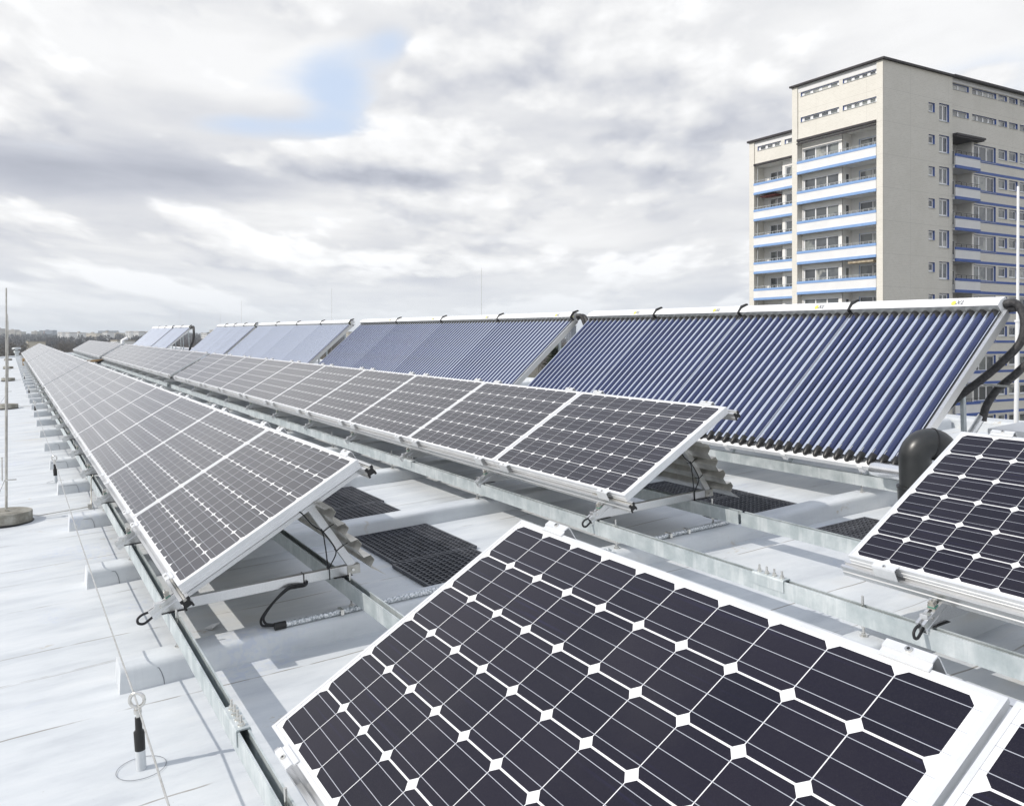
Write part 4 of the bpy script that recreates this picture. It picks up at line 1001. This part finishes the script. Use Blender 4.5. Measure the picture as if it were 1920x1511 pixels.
for k in range(NF):
    f0 = 15.63 - 2.81 * k
    mb = MB(); tbox(mb, -.06, .06, .63, 9.15, f0 + .22, f0 + .97); tbox(mb, .061, 1.9, .63, 9.15, f0, f0 + .10); p_ = part('balcony', mb, 'parapet_white', tower)
    mb = MB(); tbox(mb, -.09, .06, .63, 9.15, f0 - .02, f0 + .219); part('lower_band', mb, 'light_blue', p_)
    mb = MB(); tbox(mb, -.09, .07, .63, 9.15, f0 + .971, f0 + 1.20); part('upper_band', mb, 'light_blue', p_)
    mb = MB(); tbox(mb, -.03, .0, .63, 9.15, f0 + 1.40, f0 + 1.43); tbox(mb, -.03, -.005, .63, 9.15, f0 + 1.30, f0 + 1.32)
    for q in range(15): tbox(mb, -.04, .01, .75 + q * .585, .79 + q * .585, f0 + 1.20, f0 + 1.42)
    part('handrail', mb, 'header_grey', p_)
    FT = 2.81 if k else 3.05
    # bay wall, side return, back wall
    wall('bay_wall', 'l', .6, 4.55, 9.16, f0 + .1, f0 + FT, [(4.95, 8.95, f0 + .9, f0 + 2.42)], 'render_cream')
    window('l', .6, 4.95, 8.95, f0 + .9, f0 + 2.42, 3, 'bay_window', .08, reveal='upvc', fr=.12)
    mb = MB(); tbox(mb, .6, 1.9, 4.55, 4.60, f0 + .1, f0 + FT); part('side_wall', mb, 'render_cream', tower)
    mb = MB(); tbox(mb, .95, 1.45, 4.52, 4.549, f0 + .7, f0 + 2.3); w1 = part('side_window', mb, 'upvc', tower)
    mb = MB(); tbox(mb, 1.03, 1.37, 4.51, 4.519, f0 + .8, f0 + 2.2); part('pane', mb, 'window_glass', w1)
    wall('back_wall', 'l', 1.8, .62, 4.55, f0 + .1, f0 + FT, [(1.0, 3.75, f0 + .75, f0 + 2.42)], 'render_cream')
    window('l', 1.8, 1.0, 3.75, f0 + .75, f0 + 2.42, 2, 'balcony_window', .08, reveal='light_blue', fr=.10)
mb = MB(); tbox(mb, .3, .7, .63, 9.15, GZ, -3.5); part('lower_wall', mb, 'render_cream', tower)
mb = MB(); tbox(mb, .10, 1.0, 1.0, 3.6, 15.63 - 2.81 * 4 + 2.45, 15.63 - 2.81 * 4 + 2.62); part('awning', mb, 'awning_tan', tower)
# --- wing behind on the left
WU = 4.9
mb = MB(); tbox(mb, WU, WU + 5, 19.3, 19.97, GZ, 21.30); part('pier', mb, 'tile_beige', tower)
mb = MB(); tbox(mb, WU - .2, WU + 6, 9.8, 20.15, 21.30, 21.50); part('roof', mb, 'roof_dark', tower)
mb = MB(); tbox(mb, WU + .12, WU + .3, 9.8, 19.3, 20.78, 21.30); part('fascia', mb, 'parapet_white', tower)
for (a0, a1, n) in ((15.7, 18.9, 3), (10.5, 15.2, 4)): window('l', WU + .12, a0, a1, 20.28, 20.74, n, 'strip_window', .16, fr=.08, mw=.30)
wall('upper_wall', 'l', WU + .12, 9.8, 19.3, 18.94, 20.78, [(15.7, 18.9, 20.28, 20.74), (10.5, 15.2, 20.28, 20.74)])
mb = MB(); tbox(mb, WU - .10, WU + .11, 9.8, 19.29, 18.70, 18.90); part('gutter', mb, 'roof_dark', tower)
mb = MB(); tbox(mb, WU + .111, WU + 1.9, 9.8, 19.29, 18.66, 18.93); part('soffit', mb, 'render_cream', tower)
for k in range(NF):
    FT = 2.81 if k else 3.05
    f0 = 15.63 - 2.81 * k
    mb = MB(); tbox(mb, WU - .06, WU + .06, 9.8, 19.29, f0 + .22, f0 + .97); tbox(mb, WU + .061, WU + 1.9, 9.8, 19.29, f0, f0 + .10); p_ = part('balcony', mb, 'parapet_white', tower)
    mb = MB(); tbox(mb, WU - .09, WU + .06, 9.8, 19.29, f0 - .02, f0 + .219); part('lower_band', mb, 'light_blue', p_)
    mb = MB(); tbox(mb, WU - .09, WU + .07, 9.8, 19.29, f0 + .971, f0 + 1.20); part('upper_band', mb, 'light_blue', p_)
    mb = MB(); tbox(mb, WU - .03, WU, 9.8, 19.29, f0 + 1.42, f0 + 1.46)
    for q in range(12): tbox(mb, WU - .04, WU + .01, 14.0 + q * .44, 14.04 + q * .44, f0 + 1.20, f0 + 1.42)
    part('handrail', mb, 'header_grey', p_)
    wall('back_wall', 'l', WU + 1.5, 15.9, 19.3, f0 + .1, f0 + FT, [(16.5, 18.5, f0 + .75, f0 + 2.42)], 'render_cream')
    window('l', WU + 1.5, 16.5, 18.5, f0 + .75, f0 + 2.42, 2, 'balcony_window', .08, reveal='upvc', fr=.10)
    mb = MB(); tbox(mb, WU + .5, WU + 1.5, 15.85, 15.9, f0 + .1, f0 + FT); part('side_wall', mb, 'render_cream', tower)
    wall('bay_wall', 'l', WU + .5, 9.8, 15.9, f0 + .1, f0 + FT, [(13.0, 15.5, f0 + .9, f0 + 2.42)], 'render_cream')
    window('l', WU + .5, 13.0, 15.5, f0 + .9, f0 + 2.42, 2, 'bay_window', .08, reveal='upvc', fr=.10)
    mb = MB(); mb.cyl(L(WU + .35, 19.1, f0 + .1), L(WU + .35, 19.1, f0 + FT), .05, seg=8); part('drain_pipe', mb, 'header_grey', p_)
mb = MB(); tbox(mb, WU + .3, WU + .6, 9.8, 19.3, GZ, -3.5); part('lower_wall', mb, 'render_cream', tower)
mb = MB(); tbox(mb, WU + .25, WU + 1.3, 16.6, 18.7, 15.63 - 2.81 + 2.50, 15.63 - 2.81 + 2.62); part('awning', mb, 'awning_red', tower)
# --- right face of the main block
hs = []
for k in range(10):
    hb = 21.28 - 2.83 * k; top = hb
    hs += [(7.78, 9.24, hb - 1.58, hb, 2, 'tall_window'), (6.25, 7.14, hb - .98, hb - .14, 1, 'small_window')]
wall('end_wall', 'r', -.02, .02, 9.76, GZ, 23.88, [h[:4] for h in hs])
for h in hs: window('r', -.02, *h[:4], h[4], h[5], .17, fr=.17)
# --- right wing along the same face
RV = .30
mb = MB(); tbox(mb, 9.8, 46, RV - .55, RV + 9, 23.95, 24.12); part('roof', mb, 'roof_dark', tower)
mb = MB(); tbox(mb, 9.8, 46, RV - .10, RV + .2, 23.55, 23.95); part('fascia', mb, 'parapet_white', tower)
def us(px): k_ = (px - 960) / 1610.; return (72.8 * k_ + .85 * RV * k_ - 31.43 + .53 * RV) / (.848 - .53 * k_)
hs = []
cols = [(us(1862), us(1877)), (us(1881), us(1896)), (us(1900), us(1914))]
a_, b_ = cols[2]; cols += [(a_ + 2.95 * q, b_ + 2.95 * q) for q in (1.15, 2.2, 3.2)]
for (hb, ht) in ((22.98, 23.50), (20.55, 21.10)):
    hs += [(9.85, us(1809), hb, ht, 2, 'strip_window'), (us(1815), us(1858), hb, ht, 4, 'strip_window')]
    hs += [(a, b, hb, ht, 1, 'low_window') for a, b in cols]
for k in range(10):
    ht = 18.36 - 2.81 * k
    hs += [(us(1815.5), us(1857), ht - 1.52, ht, 3, 'wide_window')]
    hs += [(a, b, ht - 1.02, ht - .05, 1, 'square_window') for a, b in cols[:5]]
UB = us(1818)
upper = [h for h in hs if h[3] > 19]; low = [h for h in hs if h[3] < 19]
wall('upper_wall', 'r', RV, 9.78, 46, 18.94, 23.6, [h[:4] for h in upper])
wall('wing_wall', 'r', RV, UB, 46, GZ, 18.94, [h[:4] for h in low])
for h in hs: window('r', RV, *h[:4], h[4], h[5], .17, fr=.15 if h[5] not in ('strip_window', 'low_window') else .08, mw=.16 if h[5] != 'strip_window' else .24)
for k in range(10):
    f0 = 15.70 - 2.81 * k
    for (b0, b1) in ((f0 - .03, f0 + .21), (f0 + 1.02, f0 + 1.24)):
        mb = MB(); tbox(mb, UB + .02, 46, RV - .022, RV - .002, b0, b1); part('blue_stripe', mb, 'blue_paint', tower)
    mb = MB(); tbox(mb, 9.80, UB, RV - .62, RV - .52, f0 + .22, f0 + 1.01); tbox(mb, 9.80, UB, RV - .519, RV + 1.6, f0 - .02, f0 + .10); p_ = part('balcony', mb, 'parapet_white', tower)
    mb = MB(); tbox(mb, 9.80, UB, RV - .65, RV - .50, f0 - .05, f0 + .219); part('lower_band', mb, 'blue_paint', p_)
    mb = MB(); tbox(mb, 9.80, UB, RV - .65, RV - .50, f0 + 1.011, f0 + 1.24); part('upper_band', mb, 'blue_paint', p_)
    mb = MB(); tbox(mb, 9.80, UB, RV - .60, RV - .57, f0 + 1.52, f0 + 1.56); tbox(mb, 9.80, UB, RV - .60, RV - .58, f0 + 1.38, f0 + 1.40)
    for q in range(5): tbox(mb, 9.85 + q * .8, 9.89 + q * .8, RV - .60, RV - .57, f0 + 1.24, f0 + 1.52)
    part('handrail', mb, 'roof_dark', p_)
    mb = MB(); tbox(mb, UB - .30, UB + .0, RV, RV + 1.6, f0 + .1, f0 + 2.81); tbox(mb, 9.79, UB - .3, RV + 1.5, RV + 1.6, f0 + .1, f0 + 2.81); part('loggia_wall', mb, 'render_cream', tower)
    mb = MB(); tbox(mb, UB - 1.75, UB - .75, RV + 1.44, RV + 1.499, f0 + .12, f0 + 2.25); w1 = part('balcony_door', mb, 'upvc', tower)
    mb = MB(); tbox(mb, UB - 1.62, UB - .88, RV + 1.42, RV + 1.439, f0 + .9, f0 + 2.12); part('pane', mb, 'window_glass', w1)
mb = MB(); tbox(mb, 9.80, UB + .7, RV - .75, RV + 1.6, 18.62, 18.80); tbox(mb, 9.80, UB + .6, RV - .66, RV + 1.6, 18.50, 18.619); part('canopy', mb, 'roof_dark', tower)
mb = MB(); tbox(mb, 45.8, 46, RV, RV + 9, GZ, 23.95); tbox(mb, 9.8, 46, RV + 8.9, RV + 9, GZ, 23.95); part('rear_wall', mb, 'tile_beige', tower)

# ------------------------------------------------------------------ land, woods and the distant town (level world)
def Wp(px, D, h): return RW * ((px - 960) / 1610. * D) + FW * D + Vector((0, 0, h))
def sm(a, b, x): t = max(0, min(1, (x - a) / (b - a))); return t * t * (3 - 2 * t)
def ground_h(x, y):
    r = math.hypot(x, y); a = math.atan2(y, x)
    h = -38 + 16 * sm(120, 420, r) + 8 * sm(450, 1000, r) + 8 * sm(900, 1700, r) + 20 * sm(1500, 3200, r) + 8 * sm(3000, 5500, r)
    h += (1.6 * math.sin(x * .0031 + 1.3) * math.cos(y * .0023) + 2.0 * math.sin(a * 9 + .7) * sm(1200, 3500, r) + 1.4 * math.sin(a * 23 + r * .001)) * sm(300, 1600, r)
    return h
def grass(t, p):
    v = obc(t); n = t.noise(v, .02, 6, .6); n2 = t.noise(v, .2, 4, .6)
    c = t.ramp(n, [(.35, (.075, .070, .045)), (.5, (.10, .085, .06)), (.65, (.075, .085, .04))])
    c = t.mix(t.m('MULTIPLY', n2, .5), c, (.05, .045, .035, 1)); t.link(c, p.inputs['Base Color'])
mat('ground', rough=.95, fn=grass)
mb = MB(); nr, na = 60, 160
rs = [12 * 1.14 ** i for i in range(nr)]; rs = [r for r in rs if r < 4300]; nr = len(rs)
vs = [(0, 0, -38)] + [(r * math.cos(2 * math.pi * k / na), r * math.sin(2 * math.pi * k / na), ground_h(r * math.cos(2 * math.pi * k / na), r * math.sin(2 * math.pi * k / na))) for r in rs for k in range(na)]
fs = [(0, 1 + k, 1 + (k + 1) % na) for k in range(na)] + [(1 + i * na + k, 1 + (i + 1) * na + k, 1 + (i + 1) * na + (k + 1) % na, 1 + i * na + (k + 1) % na) for i in range(nr - 1) for k in range(na)]
mb.add(vs, fs, 0, True); g_o = part('ground', mb, 'ground', None); tag(g_o, 'dull brown green ground far below the roof', None, kind='structure')

def twigs(c1, c2):
    def fn(t, p):
        oi = t.new('ShaderNodeTexCoord').outputs['Object']; n = t.noise(oi, .05, 3, .6); n2 = t.noise(oi, .6, 3, .7)
        c = t.mix(t.smooth(n, .35, .65), (*c1, 1), (*c2, 1)); c = t.mix(t.m('MULTIPLY', t.smooth(n2, .4, .7), .5), c, (c1[0] * .5, c1[1] * .5, c1[2] * .5, 1)); t.link(c, p.inputs['Base Color'])
    return fn
mat('twigs_brown', rough=.9, fn=twigs((.125, .100, .075), (.085, .070, .058)))
mat('twigs_far', rough=.9, fn=twigs((.085, .070, .066), (.055, .048, .050)))
mat('needles', rough=.9, fn=twigs((.028, .045, .028), (.05, .06, .03)))
mat('bark_pale', rough=.9, fn=varied((.30, .28, .25), (.42, .40, .36), 2))
mat('bark', rough=.9, fn=varied((.06, .05, .04), (.11, .09, .07), 3))
def blade(mb, p, d, w_, mi):
    d = Vector(d); s_ = d.cross(Vector((random.gauss(0, 1), random.gauss(0, 1), random.gauss(0, 1)))).normalized() * w_
    mb.add([p - s_, p + s_, p + d], [(0, 1, 2)], mi)
def bare_tree_geo(mb, base, hgt, nb, nt_, tw, mi_b=0, mi_t=1, spread=.38):
    """tapered trunk, rising limbs and a cloud of fine twigs"""
    base = Vector(base); top = base + Vector((random.uniform(-.4, .4), random.uniform(-.4, .4), hgt * .62))
    mb.tube([base, base.lerp(top, .5) + Vector((.1, .1, 0)), top], .2, 5, mi_b, False, False, [hgt * .020, hgt * .013, hgt * .006])
    tips = []
    for i in range(nb):
        f = random.uniform(.30, 1.0); p = base.lerp(top, f); a = random.uniform(0, 2 * math.pi); ln = hgt * random.uniform(.28, .48) * (1.15 - .45 * f)
        q = p + Vector((math.cos(a) * spread * 1.3, math.sin(a) * spread * 1.3, .75)) * ln
        mb.tube([p, p.lerp(q, .5) + Vector((0, 0, -.06 * ln)), q], .1, 4, mi_b, False, False, [hgt * .007, hgt * .005, hgt * .0018]); tips.append((p, q, ln))
    for i in range(nt_):
        p, q, ln = random.choice(tips); f = random.uniform(.25, 1.05); c = p.lerp(q, f)
        d = Vector((random.gauss(0, 1), random.gauss(0, 1), random.uniform(.1, 1.5))).normalized() * ln * random.uniform(.22, .55)
        c = c + Vector((random.gauss(0, .10), random.gauss(0, .10), random.gauss(0, .06))) * ln
        blade(mb, c, d, tw, mi_t)
# near single trees seen through the gap between the collector arrays and past the far roof end
def single_tree(px, D, top_y, lab, kind, seed):
    random.seed(seed); top_h = (640 - top_y) / 1610. * D
    g = Wp(px, D, 0); gz = ground_h(g.x, g.y); hgt = top_h - gz
    root = empty('birch_tree' if kind == 'birch' else ('pine_tree' if kind == 'pine' else 'bare_tree'), T(g.x, g.y, gz))
    mb = MB()
    if kind == 'pine':
        t_ = MB(); t_.tube([(0, 0, 0), (0, 0, hgt * .9)], .3, 7, rr=[hgt * .02, hgt * .004]); part('trunk', t_, 'bark', root)
        for i in range(5200):
            f = random.random() ** .75; z = hgt * (.18 + .80 * f); rr = hgt * .26 * (1 - f) * (.5 + .5 * random.random()) + .3; a = random.uniform(0, 6.283)
            a = round(a * 2.6) / 2.6 + random.gauss(0, .16)
            blade(mb, Vector((rr * math.cos(a), rr * math.sin(a), z)), (math.cos(a) * .8 + random.gauss(0, .3), math.sin(a) * .8 + random.gauss(0, .3), random.uniform(-.25, .5)), .16, 0)
        part('crown', mb, 'needles', root); tag(root, lab, 'pine tree', 'trees beyond the roof')
    else:
        b_ = MB(); bare_tree_geo(b_, (0, 0, 0), hgt, 26, 2300, .035, 0, 1)
        tr = MB(); cr = MB()
        for f, mi in zip(b_.f, b_.mi): (tr if mi == 0 else cr).f.append(f)
        tr.v = b_.v; cr.v = b_.v; tr.mi = [0] * len(tr.f); tr.sm = [False] * len(tr.f); cr.mi = [0] * len(cr.f); cr.sm = [False] * len(cr.f)
        part('trunk', tr, 'bark_pale' if kind == 'birch' else 'bark', root); part('crown', cr, 'twigs_brown', root)
        tag(root, lab, 'birch tree' if kind == 'birch' else 'bare tree', 'trees beyond the roof')
single_tree(1003, 62, 676, 'pale birch seen in the gap left of the near tube array', 'birch', 3)
single_tree(985, 66, 690, 'smaller pale birch beside the one in the collector gap', 'birch', 5)
single_tree(1046, 120, 642, 'dark green pine seen through the gap below the hoses', 'pine', 8)
single_tree(1066, 150, 640, 'bare brown tree beside the dark green pine', 'bare', 9)
single_tree(1022, 130, 664, 'bare brown tree left of the dark green pine', 'bare', 10)
for i, (px, D, ty) in enumerate([(4, 150, 652), (14, 230, 646), (34, 170, 648), (54, 210, 640), (78, 190, 638), (100, 240, 640), (122, 205, 641), (148, 230, 643), (172, 215, 638), (200, 250, 641), (228, 215, 640), (250, 245, 642), (345, 260, 648), (372, 230, 646), (395, 280, 648), (385, 240, 655), (622, 160, 638), (640, 190, 640), (648, 230, 636)]):
    kinds = ['broad', 'tall', 'ragged']
    where = 'past the far end of the left row' if px < 60 else ('behind the left row peak' if px < 170 else ('between the left and middle rows' if px < 260 else ('below the far whitish collector hoses' if px < 420 else 'in the gap right of the third tube array')))
    single_tree(px, D, ty, 'brown leafless tree %s, %s from the left' % (where, nth(i + 1)), 'bare', 20 + i)
# the woods themselves: read as one mass
random.seed(11); mb = MB(); cnt = 0
def in_view(px): return -200 < px < 1500
for i in range(620):
    px = random.uniform(-160, 760) if random.random() < .8 else random.uniform(760, 1350); D = random.uniform(170, 1000)
    g = Wp(px, D, 0); gz = ground_h(g.x, g.y); topy = 641 + 30 * (260 / D) ** 1.0 * random.uniform(.3, 1) if D < 600 else 636 + random.uniform(-2, 6)
    hh = max(8, min((640 - topy) / 1610. * D - gz, 26 + (random.random() * 8)))
    bare_tree_geo(mb, (g.x, g.y, gz), hh, 7, 210, .07 + D * .00013, 0, 1, .45)
woods = part('bare_woods', mb, ['bark', 'twigs_brown'], None); tag(woods, 'brown leafless woods stretching beyond the roof', None, kind='stuff')
mb = MB()
for i in range(3600):
    px = random.uniform(-200, 1400); D = 900 * (5.5 ** random.random()); g = Wp(px, D, 0); gz = ground_h(g.x, g.y); hh = random.uniform(9, 17)
    c = Vector((g.x, g.y, gz))
    for k in range(26):
        a = random.uniform(0, 6.283); r_ = random.uniform(0, 5.5); b = c + Vector((r_ * math.cos(a), r_ * math.sin(a), random.uniform(.15, .8) * hh))
        blade(mb, b, (random.gauss(0, 1.2), random.gauss(0, 1.2), hh * .22), .7 + D * .00035, 0)
    mb.tube([c, c + Vector((0, 0, hh * .5))], .3, 4, 1, False, False)
woods2 = part('distant_woods', mb, ['twigs_far', 'bark'], None); tag(woods2, 'hazy violet brown woods on the far hills', None, kind='stuff')

# distant buildings
mat('far_white', rough=.7, fn=varied((.80, .80, .79), (.86, .86, .85), .05)); mat('far_cream', rough=.7, fn=varied((.62, .56, .45), (.72, .66, .55), .05))
mat('far_blue', rough=.7, fn=varied((.16, .18, .22), (.22, .24, .28), .05)); mat('far_dark', (.10, .11, .13), .6); mat('far_red', (.36, .20, .16), .8); mat('far_tan', (.42, .38, .32), .8)
def far_block(pxl, pxr, ytop, ybot, D, m, lab, cols_=4, rows=8, cat='building', vert=True, dep=14):
    hl = (640 - ybot) / 1610. * D; ht = (640 - ytop) / 1610. * D; p0 = Wp(pxl, D, 0); p1 = Wp(pxr, D, 0); wd = (p1 - p0).length
    gz = min(ground_h(p0.x, p0.y), hl) - 3
    TR = R(-24); wd /= 1.10
    Mw = Matrix.Translation(Vector((p0.x, p0.y, 0))) @ Matrix.Rotation(YAW + TR, 4, 'Z')
    root = empty('distant_building', Mw @ T(0, 0, gz)); h = ht - gz
    mb = MB(); mb.box(0, wd, 0, dep, 0, h); part('wall', mb, m, root)
    mb = MB(); mb.box(-.3, wd + .3, -.3, dep + .3, h, h + .8); mb.box(wd * .4, wd * .55, 3, 8, h + .8, h + 3.0) if wd > 12 else None; part('roof', mb, 'far_tan' if m != 'far_blue' else m, root)
    nvis = rows
    for c in range(cols_):
        mb = MB(); x0 = wd * (c + .28) / cols_; x1 = wd * (c + .62) / cols_
        for r_ in range(nvis):
            z0 = h - (r_ + 1) * 3.0 + .6
            if z0 < 1: break
            mb.box(x0, x1, -.25, -.01, z0, z0 + 1.5)
        if mb.v: part('window_column', mb, 'far_dark', root)
    tag(root, lab, cat, 'buildings of the distant town')
FB = [(108, 121, 623.8, 640, 1500, 'far_white', 'white high-rise left of its twin above the left row'), (122.5, 134, 624, 641, 1480, 'far_white', 'white high-rise right of its close twin above the left row'),
      (139.5, 153, 624.5, 637, 1700, 'far_white', 'single white high-rise between the twin pair and the cream block'), (192, 206, 623.5, 637, 1600, 'far_white', 'white high-rise in front of the long blue-grey block'),
      (235.5, 249, 622.2, 636, 1450, 'far_white', 'left one of three white high-rises before the farthest collectors'), (250.5, 265, 622.2, 636, 1430, 'far_white', 'middle one of three white high-rises before the farthest collectors'), (266.5, 281, 622.4, 636, 1440, 'far_white', 'right one of three white high-rises, partly behind the collectors'),
      (377, 392, 625.5, 636, 1250, 'far_white', 'white block in the gap right of the farthest collectors'), (393, 404, 619.5, 630, 1700, 'far_cream', 'cream block above the white one in the collector gap'),
      (74, 114, 619.8, 630, 3000, 'far_blue', 'wide blue-grey block on the skyline behind the twin high-rises'), (184, 232, 620.8, 628, 3100, 'far_blue', 'long blue-grey slab on the skyline behind a white high-rise'),
      (13, 38, 619, 629, 2600, 'far_tan', 'grey-tan block on the skyline beside the nearest rod'), (-8, 6, 616.8, 628, 2400, 'far_tan', 'grey-tan block at the left edge skyline'), (31, 45, 622.5, 630, 2500, 'far_tan', 'lower tan block beside the skyline block near the rod'),
      (161, 191, 625.2, 631, 2000, 'far_cream', 'long cream building between two white high-rises'), (212, 231, 624.8, 629, 2100, 'far_cream', 'small cream building under the long blue-grey slab'),
      (59, 76, 622, 628, 2700, 'far_tan', 'pale block left of the wide blue-grey one'), (646, 655, 623, 634, 1100, 'far_cream', 'pinkish block in the gap right of the third tube array'), (1062, 1072, 612, 634, 900, 'far_blue', 'grey block behind the hoses of the second tube array'),
      (208, 226, 639.5, 643, 620, 'far_white', 'low white building between the rows'), (50, 54, 641.5, 644, 700, 'far_cream', 'small cream house among the trees')]
for b in FB: far_block(*b[:6], b[6], cols_=max(2, int((b[1] - b[0]) / 3.4)), dep=16)
root = empty('chimney', T(*Wp(83, 2900, 0)[:2], -12)); mb = MB(); mb.cyl((0, 0, 0), (0, 0, 48), 3.2, 2.4, seg=14); part('stack', mb, 'far_tan', root); mb = MB(); mb.cyl((0, 0, 38), (0, 0, 44), 2.9, seg=14); part('red_band', mb, 'far_red', root); tag(root, 'tan chimney with a red band on the skyline', 'chimney')

# ------------------------------------------------------------------ haze over the land
hm = bpy.data.materials.new('haze'); hm.use_nodes = True; hn = hm.node_tree; hn.nodes.clear()
pv = hn.nodes.new('ShaderNodeVolumePrincipled'); pv.inputs['Color'].default_value = (.84, .92, 1.0, 1); pv.inputs['Density'].default_value = HAZE = .00019; pv.inputs['Anisotropy'].default_value = .3
ho = hn.nodes.new('ShaderNodeOutputMaterial'); hn.links.new(pv.outputs[0], ho.inputs['Volume'])
MATS['haze'] = hm
mb = MB(); mb.box(-4600, 4600, -4600, 4600, -60, 60); hz_o = part('haze', mb, 'haze', None); tag(hz_o, 'thin bluish haze over the distant town', None, kind='stuff')
